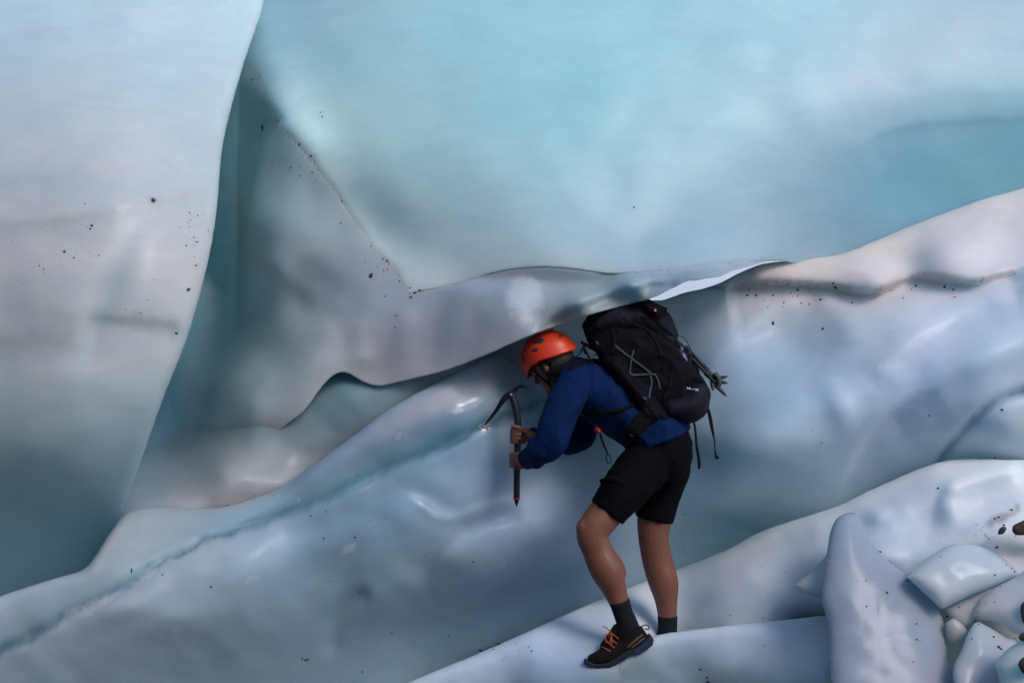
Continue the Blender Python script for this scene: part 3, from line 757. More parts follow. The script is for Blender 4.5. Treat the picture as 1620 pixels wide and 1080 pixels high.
M_GREY = simple('grey_webbing', (0.045, 0.055, 0.062), 0.7, 0.4, 500, 0.15, spec=0.3)
M_LILAC = simple('pale_mesh_pocket', (0.13, 0.13, 0.22), 0.5, 0.3, 300, 0.3)
M_RED = simple('red_plastic', (0.32, 0.012, 0.008), 0.4)
M_WHITE = simple('white_print', (0.75, 0.77, 0.82), 0.6)
M_SHAFT = simple('navy_rubber_shaft', (0.006, 0.011, 0.020), 0.45, 0.3, 400, 0.1)
M_STEEL = simple('dark_steel', (0.008, 0.009, 0.012), 0.5, 0.1, 300, 0.2, spec=0.35)
M_METAL = simple('bright_metal', (0.6, 0.6, 0.62), 0.35, metallic=1.0)
M_SHOE = simple('dark_brown_shoe', (0.008, 0.006, 0.006), 0.85, 0.7, 220, 0.3, spec=0.15)
M_SOLE = simple('slate_sole', (0.012, 0.016, 0.028), 0.7, 0.4, 120, 0.2, spec=0.3)
M_HEEL = simple('blue_grey_heel', (0.016, 0.030, 0.075), 0.7, 0.4, 120, 0.2, spec=0.3)
M_LACE = simple('orange_lace', (0.36, 0.07, 0.02), 0.7, 0.3, 500, 0.1)
M_TAN = simple('tan_print', (0.09, 0.052, 0.03), 0.7)
M_OLIVE = simple('olive_plastic', (0.045, 0.060, 0.055), 0.55, 0.2, 300, 0.2)

# ================================================================== THE CLIMBER
HF = Vector((-0.70, 0.55, -0.45)).normalized()              # where the face looks
HU = Vector((-0.45, 0.0, 0.87)); HU = (HU - HF * HU.dot(HF)).normalized()
HS = HF.cross(HU).normalized()
if HS.y > 0: HS = -HS                                        # towards the camera side
HC = P(872, 574, 7.09)

def H(f, s_, u):
    return HC + HF * f + HS * s_ + HU * u

climber = empty('person', P(1010, 1040, 7.0), 'climber in blue shirt, black shorts and hiking shoes leaning forward on the ice', 'person')

def hand_geo(bm, cx, cy, Y0, side):
    """gripping hand round the upright shaft; side +1: palm behind the shaft, fingertips towards the camera; -1: back of the hand towards the camera"""
    c = P(cx, cy, Y0)
    mm = 0.001
    def W(x, y, z): return c + Vector((x * mm, y * side * mm, z * mm))
    # palm
    p = [W(46, 20, 4), W(34, 25, 2), W(16, 28, 0), W(2, 27, -1), W(-8, 25, -1)]
    tube_world(bm, p, [27 * mm, 36 * mm, 41 * mm, 40 * mm, 36 * mm], [17 * mm, 15 * mm, 13 * mm, 11 * mm, 9 * mm], 14, (True, True))
    for i, (z, ln, r) in enumerate(((27, 1.0, 8.6), (10, 1.06, 8.9), (-7.5, 1.0, 8.5), (-24, 0.86, 7.6))):
        tip = 14 * (ln - 0.86) / 0.2
        pts = [W(6, 28, z), W(-12, 26, z - 1), W(-23, 12, z - 2), W(-25, -4, z - 3), W(-17, -18, z - 4), W(-6 + tip * 0.5, -24, z - 4), W(2 + tip, -24, z - 4)]
        q = crom([tuple(a) for a in pts], 4)
        rr = [r * mm * (1.04 if k < 6 else 1.0) * (1 - 0.20 * k / len(q)) for k in range(len(q))]
        for j in (8, 16):
            if j < len(rr): rr[j] *= 1.08
        tube_world(bm, [Vector(a) for a in q], rr, rr, 10, (True, True))
    # thumb leaves the side of the palm near the wrist
    if side > 0:
        pts = [W(34, 14, 14), W(26, -8, 24), W(12, -24, 34), W(-6, -27, 40), W(-24, -24, 42)]
    else:
        pts = [W(30, 14, 16), W(24, -6, 26), W(12, -22, 33), W(-4, -26, 36)]
    q = crom([tuple(a) for a in pts], 4)
    tube_world(bm, [Vector(a) for a in q], [(12 - 3.6 * k / len(q)) * mm for k in range(len(q))], [(12 - 3.6 * k / len(q)) * mm for k in range(len(q))], 10, (True, True))

SHX, SHY = 817.5, 7.04
def body_geo(bm):
    # head
    ell_geo(bm, H(-0.008, 0, 0.012), HF, HS, HU, 0.098, 0.076, 0.100, 20)
    ell_geo(bm, H(0.030, 0, -0.050), HF, HS, HU, 0.062, 0.058, 0.070, 16)
    tube_world(bm, [H(0.000, 0, -0.045), H(0.045, 0, -0.085), H(0.072, 0, -0.105)], [0.050, 0.042, 0.026], [0.056, 0.045, 0.028], 14, ref=HS)
    tube_world(bm, [H(0.088, 0, 0.008), H(0.104, 0, -0.022), H(0.110, 0, -0.038)], [0.009, 0.012, 0.014], [0.009, 0.012, 0.016], 10, ref=HS)   # nose
    tube_world(bm, [H(0.078, -0.024, -0.064), H(0.090, 0, -0.064), H(0.078, 0.024, -0.064)], [0.007] * 3, [0.007] * 3, 8)                     # lips
    for sg in (-1, 1):
        tube_world(bm, [H(-0.012, 0.074 * sg, 0.012), H(-0.020, 0.082 * sg, -0.010), H(-0.008, 0.076 * sg, -0.036)], [0.010, 0.014, 0.008], [0.006] * 3, 8)
        tube_world(bm, [H(0.086, 0.012 * sg, 0.018), H(0.084, 0.036 * sg, 0.020), H(0.066, 0.056 * sg, 0.012)], [0.010] * 3, [0.010] * 3, 8)    # brow
    # neck and trunk
    tube_geo(bm, [(872, 575, 7.09, 20, 20), (893, 590, 7.09, 21, 23), (915, 600, 7.09, 27, 36)])
    tube_geo(bm, [(905, 596, 7.09, 26, 40), (940, 616, 7.08, 38, 56), (985, 648, 7.08, 37, 52), (1025, 676, 7.08, 36, 50), (1048, 708, 7.08, 40, 54)], seg=20)
    # near arm (left) and far arm (right)
    tube_geo(bm, [(908, 610, 6.98, 17, 17), (888, 660, 6.89, 14, 14), (870, 698, 6.86, 13, 13), (850, 715, 6.91, 13, 13), (836, 725, 6.96, 11, 12), (826, 727, 7.01, 10, 12)])
    tube_geo(bm, [(940, 620, 7.22, 17, 17), (932, 660, 7.29, 15, 15), (923, 690, 7.30, 11, 11), (885, 699, 7.22, 11, 11), (850, 693, 7.12, 10, 11), (836, 690, 7.07, 10, 11)])
    hand_geo(bm, SHX + 0.8, 689, SHY, 1)
    hand_geo(bm, SHX - 0.5, 727, SHY, -1)
    # near leg
    tube_geo(bm, [(1042, 712, 7.03, 28, 26), (1004, 755, 6.97, 30, 27), (962, 806, 6.925, 28, 27), (938, 841, 6.90, 26, 24), (945, 870, 6.90, 24, 22), (960, 902, 6.90, 26, 24),
                  (973, 934, 6.91, 19, 18), (982, 960, 6.91, 15, 14), (990, 988, 6.91, 14, 14), (993, 1005, 6.91, 15, 15)], seg=20)
    ell_geo(bm, P(925, 836, 6.89), Vector((1, 0, 0)), Vector((0, 1, 0)), Vector((0, 0, 1)), px(14), px(15), px(17))
    ell_geo(bm, P(976, 894, 6.92), Vector((.45, 0, -.9)).normalized(), Vector((0, 1, 0)), Vector((.9, 0, .45)).normalized(), px(24), px(17), px(11))
    ell_geo(bm, P(1061, 918, 7.23), Vector((.2, 0, -1)).normalized(), Vector((0, 1, 0)), Vector((1, 0, .2)).normalized(), px(24), px(17), px(12))
    # far leg
    tube_geo(bm, [(1055, 712, 7.15, 28, 26), (1046, 765, 7.20, 30, 28), (1036, 818, 7.21, 28, 27), (1034, 852, 7.21, 24, 23), (1041, 890, 7.22, 24, 22), (1050, 922, 7.22, 23.5, 22),
                  (1054, 950, 7.22, 18, 17), (1056, 980, 7.22, 14.5, 14), (1056, 1005, 7.22, 14, 14)], seg=20)
    ell_geo(bm, P(1023, 850, 7.20), Vector((1, 0, 0)), Vector((0, 1, 0)), Vector((0, 0, 1)), px(13), px(15), px(17))
body = organic('body', body_geo, M_SKIN, climber, voxel=0.0042, sm=4, fac=0.5)

def shirt_geo(bm):
    tube_geo(bm, [(890, 585, 7.09, 24, 27), (900, 592, 7.09, 29, 40), (920, 603, 7.08, 37, 60), (942, 618, 7.08, 43, 67), (985, 650, 7.08, 43, 60), (1018, 672, 7.08, 44, 62), (1036, 682, 7.08, 49, 66), (1042, 695, 7.08, 52, 67)], seg=24, caps=(False, False))
    tube_geo(bm, [(912, 605, 6.95, 27, 26), (898, 628, 6.90, 26, 25), (883, 664, 6.87, 25, 22), (868, 700, 6.85, 25, 20), (851, 715, 6.90, 21, 18), (836, 727, 6.97, 17, 16), (830, 730, 6.99, 16, 15)], seg=18, caps=(True, False))
    tube_geo(bm, [(940, 618, 7.24, 26, 24), (932, 655, 7.30, 22, 21), (924, 691, 7.31, 19, 19), (888, 699, 7.22, 17, 17), (856, 693, 7.13, 13.5, 14), (843, 690, 7.09, 12, 13)], seg=18, caps=(True, False))
shirt = organic('shirt', shirt_geo, M_SHIRT, climber, voxel=0.0055, sm=5, wrinkle=(0.010, 9, (1.0, 1.0, 0.6)))
tubes('collar', [[(884, 566, 7.16, 3, 3), (893, 568, 7.10, 5, 5), (900, 580, 7.02, 5, 5), (896, 596, 6.98, 4, 4), (885, 603, 7.02, 4, 4), (876, 602, 7.08, 3, 3)]], M_SHIRT, climber)

def shorts_geo(bm):
    tube_geo(bm, [(1042, 690, 7.08, 46, 57), (1047, 704, 7.08, 47, 61), (1048, 722, 7.09, 46, 60)], seg=24, caps=(False, True))
    tube_geo(bm, [(1034, 722, 7.00, 40, 34), (1010, 748, 6.97, 40, 36), (980, 784, 6.93, 35, 34), (960.5, 810, 6.92, 31, 31)], seg=20, caps=(True, False))
    tube_geo(bm, [(1054, 718, 7.18, 40, 34), (1052, 745, 7.20, 38, 37), (1042, 785, 7.21, 33, 34), (1034, 821, 7.21, 30, 31)], seg=20, caps=(True, False))
shorts = organic('shorts', shorts_geo, M_SHORTS, climber, voxel=0.0055, sm=4, wrinkle=(0.005, 9, (1, 1, 1)))
tubes('pocket', [[(952, 762, 6.83, 5, 3), (968, 758, 6.80, 6, 3), (985, 764, 6.79, 4, 2)]], M_SHORTS, shorts)

for rows in ([(980, 950, 6.905, 16.5, 16), (985, 967, 6.91, 15.5, 15), (992, 985, 6.91, 16.5, 16), (996, 998, 6.91, 18, 17)], [(1056, 974, 7.22, 15.8, 15), (1056, 990, 7.22, 15.4, 15), (1055, 1006, 7.22, 16, 16)]):
    bm = bmesh.new(); tube_geo(bm, rows, seg=24, caps=(False, False))
    finish(bm, 'sock', M_SOCK, climber)
# hair under the helmet
organic('hair', lambda bm: (ell_geo(bm, H(-0.022, 0, 0.012), HF, HS, HU, 0.092, 0.081, 0.098, 20), ell_geo(bm, H(-0.045, 0, -0.035), HF, HS, HU, 0.055, 0.062, 0.050, 16)), M_HAIR, climber, voxel=0.005, sm=2)
for sg in (-1, 1):
    bm = bmesh.new(); ell_geo(bm, H(0.083, 0.030 * sg, 0.000), HF, HS, HU, 0.010, 0.013, 0.007, 12)
    finish(bm, 'eye', M_WHITE, climber)

def shoe(dx, dy, Y, rot=0.0):
    def T(x, y):
        c, s_ = math.cos(rot), math.sin(rot)
        a, b = x - 990, y - 1010
        return 990 + a * c - b * s_ + dx, 1010 + a * s_ + b * c + dy
    def row(*r): x, y = T(r[0], r[1]); return (x, y, Y + r[2], r[3], r[4])
    def g(bm):
        tube_geo(bm, [row(1014, 1004, 0, 15, 13), row(1004, 1010, 0, 18, 16), row(985, 1020, -.005, 18, 16), row(965, 1033, -.01, 14.5, 17), row(948, 1041, -.01, 12.5, 16.5), row(938, 1044, -.01, 10.5, 13)], seg=20)
        tube_geo(bm, [row(993, 988, 0, 20, 18), row(992, 1000, 0, 21, 18), row(990, 1012, 0, 20, 17)], seg=20, caps=(False, True))
        tube_geo(bm, [row(975, 992, 0, 6, 9), row(968, 1008, 0, 9, 10), row(958, 1022, 0, 9, 11)], seg=14)
    sh = organic('shoe', g, M_SHOE, climber, voxel=0.0045, sm=3)
    # sole
    top = [(1030, 1010), (1022, 1018), (1005, 1026), (990, 1030), (975, 1040), (960, 1048), (940, 1050), (925, 1043)]
    bot = [(924, 1049), (932, 1055), (946, 1057.5), (964, 1056.5), (978, 1050), (990, 1042), (998, 1035), (1003, 1036.5), (1008, 1036), (1018, 1030), (1030, 1021), (1033, 1013)]
    pr = prism('sole', [T(*p_) for p_ in top + bot], Y - 0.048, Y + 0.045, M_SOLE, sh, bevel=0.004)
    prism('heel_bumper', [T(*p_) for p_ in [(1003, 1027), (1014, 1020), (1024, 1010), (1030, 1007), (1034.5, 1012), (1033, 1020), (1022, 1029), (1010, 1036), (1004, 1036)]], Y - 0.050, Y + 0.047, M_HEEL, sh, bevel=0.004)
    b = bvh_of([sh])
    surface_strap('lace', b, [[T(x0, y0), T(x1, y1)] for x0, y0, x1, y1 in ((952, 1022, 966, 1030), (957, 1014, 972, 1024), (962, 1006, 976, 1018), (965, 999, 979, 1010))], M_LACE, sh, w=0.9, th=0.8)
    x0, y0 = T(964, 1000)
    def LP(pts): return [(T(a, b_)[0], T(a, b_)[1], Y - 0.03 + c, .9, .9) for a, b_, c in pts]
    tubes('lace_bow', [LP([(966, 1003, 0), (958, 1003, -.01), (959, 1012, -.02), (964, 1016, -.02), (967, 1006, -.01)]), LP([(967, 1001, 0), (968, 1012, -.02), (967, 1020, -.025)]), LP([(966, 998, 0), (960, 993, -.01), (954, 990, -.012)])], M_LACE, sh, seg=6)
    tubes('pull_tab', [LP([(1012, 992, .03), (1020, 988, .03), (1026, 990, .03), (1026, 995, .03), (1021, 994, .03)])], M_STRAP, sh, seg=6)
    surface_strap('side_stripe', b, [[T(992, 1024), T(1004, 1013), T(1017, 1003)], [T(998, 1025), T(1008, 1017), T(1020, 1008)]], M_TAN, sh, w=1.6, th=0.4)
    return sh
s1 = shoe(0, 0, 6.91); s1['label'] = 'dark shoe with orange laces, heel lifted'
s2 = shoe(66, 18, 7.22, -0.10)

# ---- helmet
RF, RS, RU = 0.133, 0.110, 0.112
HELC = H(0.000, 0, 0.030)
helmet = empty('helmet', HELC, 'bright orange vented climbing helmet on the climber\'s head', 'helmet')
def shell_pt(th, v, g=1.0):
    """th around the head (0 = front), v 0 at the crown .. 1 at the rim"""
    front = math.cos(th)
    low = 0.10 + 0.24 * max(0, front) ** 2 + 0.20 * max(0, -front) ** 3 - 0.10 * math.exp(-((abs(abs(th) - math.pi / 2) - .15) / .35) ** 2)
    phi = v * (math.pi / 2 + low)
    sf, cf = math.sin(phi), math.cos(phi)
    k = 1.0
    flare = 0.05 * max(0, (v - 0.85) / 0.15) * (0.3 + max(0, -front) * 1.6)
    ridge = 0.012 * math.cos(th * 4) * sf ** 2
    k = g + flare + ridge
    return HELC + HF * (RF * k * sf * math.cos(th)) + HS * (RS * k * sf * math.sin(th)) + HU * (RU * g * cf + (0.0))
bm = bmesh.new()
NT, NV = 64, 22
def shell_grid(g):
    top = bm.verts.new(HELC + HU * RU * g)
    rows = []
    for j in range(1, NV + 1):
        rows.append([bm.verts.new(shell_pt(2 * math.pi * i / NT - math.pi, j / NV, g)) for i in range(NT)])
    for i in range(NT):
        bm.faces.new((top, rows[0][i], rows[0][(i + 1) % NT]))
        for j in range(NV - 1):
            bm.faces.new((rows[j][i], rows[j + 1][i], rows[j + 1][(i + 1) % NT], rows[j][(i + 1) % NT]))
    return rows[-1]
ra_ = shell_grid(1.0); rb_ = shell_grid(0.94)
for i in range(NT):
    bm.faces.new((ra_[i], rb_[i], rb_[(i + 1) % NT], ra_[(i + 1) % NT]))
shell = finish(bm, 'shell', M_ORANGE, helmet)
hb = bvh_of([shell])
for poly in ([(843.5, 543), (849, 536), (855, 533.5), (863, 538), (857, 543)], [(841, 554), (845, 551.5), (852.5, 550.8), (850, 556), (842, 556.5)], [(832, 540), (834.5, 537), (837, 538), (835, 541.5)],
             [(828.5, 554), (829.8, 551), (832.3, 552.5), (831, 556)], [(826.5, 564), (829.5, 563), (829.5, 571), (827, 573)], [(883, 531), (887, 529), (889.5, 532), (886, 534.5)]):
    bm = bmesh.new()
    cx = sum(p_[0] for p_ in poly) / len(poly); cy = sum(p_[1] for p_ in poly) / len(poly)
    rows = []
    for s_ in (1.0, 0.6, 0.25):
        ring = []
        for k in range(len(poly)):
            for t in (0, .33, .66):
                a, b = poly[k], poly[(k + 1) % len(poly)]
                x = a[0] * (1 - t) + b[0] * t; y = a[1] * (1 - t) + b[1] * t
                q, nn = hit(hb, cx + (x - cx) * s_, cy + (y - cy) * s_, 0.0008)
                ring.append(bm.verts.new(q))
        rows.append(ring)
    lowr = [bm.verts.new(v.co + Vector((0, 0.004, 0))) for v in rows[0]]
    n = len(rows[0])
    for r1, r2 in ((lowr, rows[0]), (rows[0], rows[1]), (rows[1], rows[2])):
        for k in range(n): bm.faces.new((r1[k], r1[(k + 1) % n], r2[(k + 1) % n], r2[k]))
    bm.faces.new(rows[2])
    finish(bm, 'vent', M_VENT, helmet)
bm = bmesh.new()
for sg in (1, -1):
    tube_world(bm, [H(0.045, .079 * sg, 0.01), H(0.030, .080 * sg, -0.035), H(0.020, .070 * sg, -0.075), H(0.035, .045 * sg, -0.118), H(0.045, 0.0, -0.135)], [0.006] * 5, [0.002] * 5, 8, ref=HS)
    tube_world(bm, [H(-0.045, .078 * sg, 0.00), H(-0.012, .078 * sg, -0.040), H(0.020, .070 * sg, -0.075)], [0.006] * 3, [0.002] * 3, 8, ref=HS)
finish(bm, 'chin_strap', M_STRAP, helmet)
bm = bmesh.new()
arc = [H(-0.115 * math.cos(a) + 0.0, 0.088 * math.sin(a), -0.035 - 0.012 * math.cos(a)) for a in np.linspace(-1.5, 1.5, 15)]
tube_world(bm, arc, [0.015] * 15, [0.004] * 15, 10, ref=HU.cross(HF))
ell_geo(bm, H(-0.112, 0.0, -0.048), HF, HS, HU, 0.012, 0.026, 0.020, 12)
finish(bm, 'cradle', M_STRAP, helmet)

# ---- ice axe
axe = empty('ice_axe', P(SHX, 700, SHY), 'dark ice axe held upright, its pick touching the ice', 'ice axe')
tubes('shaft', [[(809.5, 624, SHY, 5.5, 4), (812.5, 634, SHY, 5.6, 4), (816.5, 648, SHY, 5.5, 4.2), (818.8, 664, SHY, 5.4, 4.5), (819.5, 680, SHY, 5.3, 4.8), (818.5, 710, SHY, 5.2, 4.8), (817.6, 745, SHY, 5.2, 4.6), (817.3, 787, SHY, 5.0, 4.4)]], M_SHAFT, axe, seg=16, caps=(True, False))
hd = tubes('head', [[(812, 622, SHY, 5.5, 3.6), (807, 623, SHY, 5.0, 3.2), (803, 625.5, SHY, 4.2, 2.4)],
               ], M_STEEL, axe, seg=12)
tubes('pick', [[(806, 624, SHY, 5.5, 2.2), (800, 628, SHY, 4.8, 1.6), (793, 637, SHY + .006, 3.9, 1.2), (785, 649, SHY + .03, 3.0, 1.0), (775, 662, SHY + .06, 2.1, .9), (767, 671.5, SHY + .085, 1.0, .6)]], M_STEEL, axe, seg=10)
tubes('adze', [[(809, 622, SHY, 4.8, 3), (814, 617, SHY, 3.4, 4), (820, 612, SHY, 2.8, 7), (827, 610.5, SHY, 2.5, 10), (833, 612, SHY, 2.0, 12), (836.5, 615.5, SHY, 1.1, 12.5)]], M_STEEL, axe, seg=12)
tubes('hole_disc', [[(808, 624, SHY - 0.011, 1.6, 1.6), (808, 624, SHY - 0.009, 1.6, 1.6)]], M_METAL, axe, seg=10)  # bright disc standing in for the see-through hole in the head
tubes('red_band', [[(817.3, 786, SHY, 5.3, 4.7), (817.3, 789.5, SHY, 5.3, 4.7)]], M_RED, axe, seg=14, caps=(False, False))
tubes('spike', [[(817.3, 789, SHY, 4.4, 3.4), (817.3, 794, SHY, 3.0, 2), (817.2, 801, SHY, .5, .5)]], M_STEEL, axe, seg=10)

# ---- backpack
pack = empty('backpack', P(1030, 640, 7.08), 'large black hiking backpack on the climber\'s back', 'backpack')
def pack_geo(bm):
    tube_geo(bm, [(964, 530, 7.09, 32, 50), (985, 545, 7.09, 44, 56), (1015, 568, 7.09, 47, 58), (1050, 600, 7.09, 46, 58), (1076, 626, 7.09, 42, 54)], seg=24, square=True)
    tube_geo(bm, [(1050, 628, 7.08, 32, 54), (1084, 629, 7.08, 37, 56)], seg=24)
    tube_geo(bm, [(940, 522, 7.09, 14, 40), (950, 540, 7.09, 16, 40)], seg=16)
    tube_geo(bm, [(968, 575, 7.07, 16, 60), (1000, 612, 7.07, 20, 64), (1024, 645, 7.07, 22, 64), (1040, 655, 7.07, 22, 60)], seg=20)
main_b = organic('main_bag', pack_geo, M_PACK, pack, voxel=0.0065, sm=6, wrinkle=(0.009, 10, (1, 1, 1)))
lid = organic('lid', lambda bm: tube_geo(bm, [(936, 519, 7.09, 15, 40), (946, 514, 7.09, 21, 48), (975, 505, 7.08, 28, 54), (1010, 500, 7.08, 28, 54), (1032, 512, 7.08, 28, 52), (1048, 530, 7.09, 22, 46)], seg=24), M_LID, pack, voxel=0.006, sm=5, wrinkle=(0.008, 11, (1, 1, 1)))
bottom = organic('bottom_pocket', lambda bm: (tube_geo(bm, [(1060, 644, 7.05, 24, 54), (1088, 640, 7.05, 30, 56), (1096, 628, 7.06, 26, 54)], seg=24)), M_LID, pack, voxel=0.006, sm=5, wrinkle=(0.002, 10, (1, 1, 1)))
front_p = organic('front_pocket', lambda bm: (tube_geo(bm, [(1045, 545, 7.09, 22, 40), (1068, 568, 7.09, 24, 42), (1086, 592, 7.09, 20, 40)], seg=20)), M_PACK, pack, voxel=0.006, sm=5, wrinkle=(0.004, 14, (1, 1, 1)))
pb = bvh_of([main_b, lid, bottom, front_p])
surface_strap('side_strap', pb, [[(972, 546), (988, 559), (1003, 570), (1018, 581), (1030, 591)], [(1003, 554), (999, 568), (997, 582), (997.5, 592), (1012, 592.5), (1028, 591.5), (1037, 592)],
                                 [(1029, 594), (1031, 606), (1028, 618), (1026, 630)], [(1036, 592), (1041, 602), (1044, 616)]], M_GREY, pack, w=1.7)
for q_ in ([(1062, 590), (1060, 606), (1054, 622), (1048, 640)], [(1018, 486), (1035, 505), (1052, 520), (1065, 532)], [(968, 520), (972, 540), (968, 560)], [(1000, 512), (1022, 520), (1038, 540), (1046, 565)]):
    surface_strap('compression_strap', pb, [q_], M_STRAP, pack, w=2.6)
flap = prism('buckle_flap', [(1018, 477), (1026, 474), (1056, 487), (1054, 500), (1044, 499), (1030, 494)], 6.90, 6.925, M_STRAP, pack, bevel=0.003)
prism('red_tag', [(1035, 487), (1039.5, 488.5), (1038.5, 494), (1034, 492.5)], 6.892, 6.897, M_RED, flap, bevel=0.0)
prism('tag_print', [(1036.2, 489.3), (1037.8, 490), (1037.4, 492), (1035.8, 491.4)], 6.888, 6.890, M_WHITE, flap, bevel=0.0)
tubes('pale_pocket', [[(1076, 556, 6.98, 3, 4), (1080, 563, 6.97, 5, 5), (1084, 570, 6.97, 4, 4)], [(1077, 548, 6.99, 2.5, 3), (1079, 553, 6.98, 2.5, 3)]], M_LILAC, pack)
tubes('elastic_cord', [[(1072, 530, 7.03, .7, .7), (1082, 534, 7.02, .7, .7), (1090, 546, 7.0, .7, .7), (1093, 556, 7.0, .7, .7), (1086, 560, 6.98, .7, .7)],
                       [(1070, 534, 7.0, .7, .7), (1077, 546, 6.98, .7, .7), (1088, 552, 6.98, .7, .7), (1094, 566, 6.98, .7, .7), (1088, 576, 6.98, .7, .7)],
                       [(1066, 548, 6.97, .7, .7), (1080, 558, 6.96, .7, .7), (1074, 572, 6.96, .7, .7)], [(1088, 586, 6.99, .8, .8), (1100, 588, 6.99, .8, .8), (1108, 600, 6.99, .8, .8), (1107, 610, 6.99, .8, .8)]], M_GREY, pack, seg=6)
# small white embroidered mark on the bottom pocket
surface_strap('logo', pb, [[(1086, 612.5), (1090, 614.5), (1093, 616)], [(1087, 615.5), (1090, 614), (1092, 612.8)], [(1094, 616.5), (1097, 615.2), (1099, 616)], [(1100, 614.8), (1103, 617.5), (1105, 618)], [(1100, 618), (1103, 615.5), (1105, 614.8)]], M_WHITE, pack, w=0.45, th=0.2, off=0.001, sub=4)
# shoulder strap, side stabiliser, hip belt
sb = bvh_of([shirt, main_b, shorts, bottom, lid])
surface_strap('shoulder_strap', sb, [[(948, 568), (930, 572), (915, 577), (902, 586)]], M_STRAP, pack, w=4.6, th=1.2, off=0.003)
surface_strap('chest_strap', sb, [[(917, 655), (935, 655), (960, 652), (985, 648), (1004, 640)]], M_STRAP, pack, w=4.6, th=1.2, off=0.003)
surface_strap('hip_belt', sb, [[(1040, 655), (1022, 668), (1008, 682), (998, 694)], [(1026, 650), (1010, 664), (998, 680), (992, 692)]], M_STRAP, pack, w=7.5, th=1.8, off=0.004)
for q_ in ([(1017, 628), (1021, 632)], [(998, 684), (1003, 688)], [(944, 541), (947, 545)]):
    surface_strap('buckle', sb, [q_], M_GREY, pack, w=2.0, th=1.0, off=0.010)
tubes('load_lifter', [[(926, 560, 7.0, .8, .8), (922, 551, 7.0, 1.5, 1.5), (916, 560, 6.99, 1, 1), (908, 568, 6.97, .8, .8)], [(923, 548, 7.0, 2.4, 2), (930, 562, 6.97, 1.8, 1), (938, 574, 6.95, 2, 1)],
                      [(920, 541, 7.03, 2, 2), (928, 546, 7.02, 3, 3), (940, 552, 7.0, 3, 3)], [(930, 548, 7.0, .8, .8), (938, 552, 6.98, .8, .8), (944, 560, 6.97, .8, .8), (938, 562, 6.97, .8, .8)]], M_STRAP, pack, seg=8)
for rows in ([(1096, 660, 7.0, 1.6, .6), (1100, 680, 6.99, 1.8, .6), (1102, 705, 6.99, 2.0, .6), (1106, 728, 6.99, 2.4, .6), (1106, 741, 6.99, 2.0, .6)],
             [(1118, 640, 7.02, 2.2, .6), (1123, 658, 7.01, 2.9, .6), (1127, 680, 7.01, 2.4, .6), (1130, 695, 7.01, 1.1, 1.2), (1131, 710, 7.01, 1.0, .8), (1132, 718, 7.01, 1.8, .8), (1135, 725, 7.01, 3.2, .8)]):
    tubes('hanging_strap', [rows], M_STRAP, pack, seg=8, square=True)
tubes('whistle', [[(944, 679, 6.93, 4.0, 4.0), (947.5, 682.5, 6.92, 4.0, 4.0)]], M_RED, pack)
tubes('sternum_strap', [[(948, 680, 6.93, 1.8, .8), (952, 695, 6.93, 1.9, .8), (958, 710, 6.93, 1.5, .8), (961, 717, 6.93, 1.2, .8)],
                        [(961, 716, 6.93, .8, .8), (959, 725, 6.93, .8, .8), (963, 733, 6.93, .8, .8), (967, 728, 6.93, .8, .8), (965, 721, 6.93, .8, .8), (961, 717, 6.93, .8, .8)]], M_STRAP, pack, seg=8)

# ---- folded trekking poles strapped to the pack
poles = empty('trekking_poles', P(1110, 585, 7.1), 'folded trekking poles with splayed tips strapped to the pack', 'trekking poles')
for k, (a, b) in enumerate((((1086, 548, 7.05), (1128, 597, 7.04)), ((1090, 556, 7.10), (1134, 600, 7.09)), ((1096, 568, 7.02), (1130, 604, 7.01)))):
    mx_, my_ = a[0] * .45 + b[0] * .55, a[1] * .45 + b[1] * .55
    tubes('pole', [[a + (2.6, 2.6), (mx_, my_, a[2], 2.9, 2.9), (mx_ + 2, my_ + 2.2, a[2], 4.0, 4.0), (mx_ + 5, my_ + 5.5, a[2], 3.9, 3.9), (mx_ + 8, my_ + 9, a[2], 3.0, 3.0), b + (2.8, 2.8)]], M_STEEL, poles, seg=10)
for a, b, r in (((1128, 600), (1151, 595), 2.3), ((1132, 602), (1151, 606), 2.4), ((1130, 606), (1149, 626), 2.7), ((1127, 604), (1128, 617), 2.8), ((1124, 597), (1136, 590), 3.0)):
    tubes('pole_tip', [[a + (7.05, 4.2, 4.2), ((a[0] * .5 + b[0] * .5), (a[1] * .5 + b[1] * .5), 7.04, r * 1.2, r * 1.2), ((a[0] * .2 + b[0] * .8), (a[1] * .2 + b[1] * .8), 7.03, r, r), b + (7.03, r * .35, r * .35)]], M_OLIVE, poles, seg=10)
tubes('basket', [[(1131, 592, 7.03, 2.5, 4), (1136, 597, 7.03, 4.5, 5), (1138, 606, 7.03, 4.5, 5), (1135, 612, 7.03, 2.5, 4)]], M_OLIVE, poles, seg=10)

# ================================================================== ICE BLOCKS, STONES, GRIT
def paint_mesh(me, col, wet_glint=0.0):
    ca = me.attributes.new('ice', 'FLOAT_COLOR', 'POINT')
    ca.data.foreach_set('color', np.tile(np.array(tuple(col) + (1,), np.float32), len(me.vertices)))

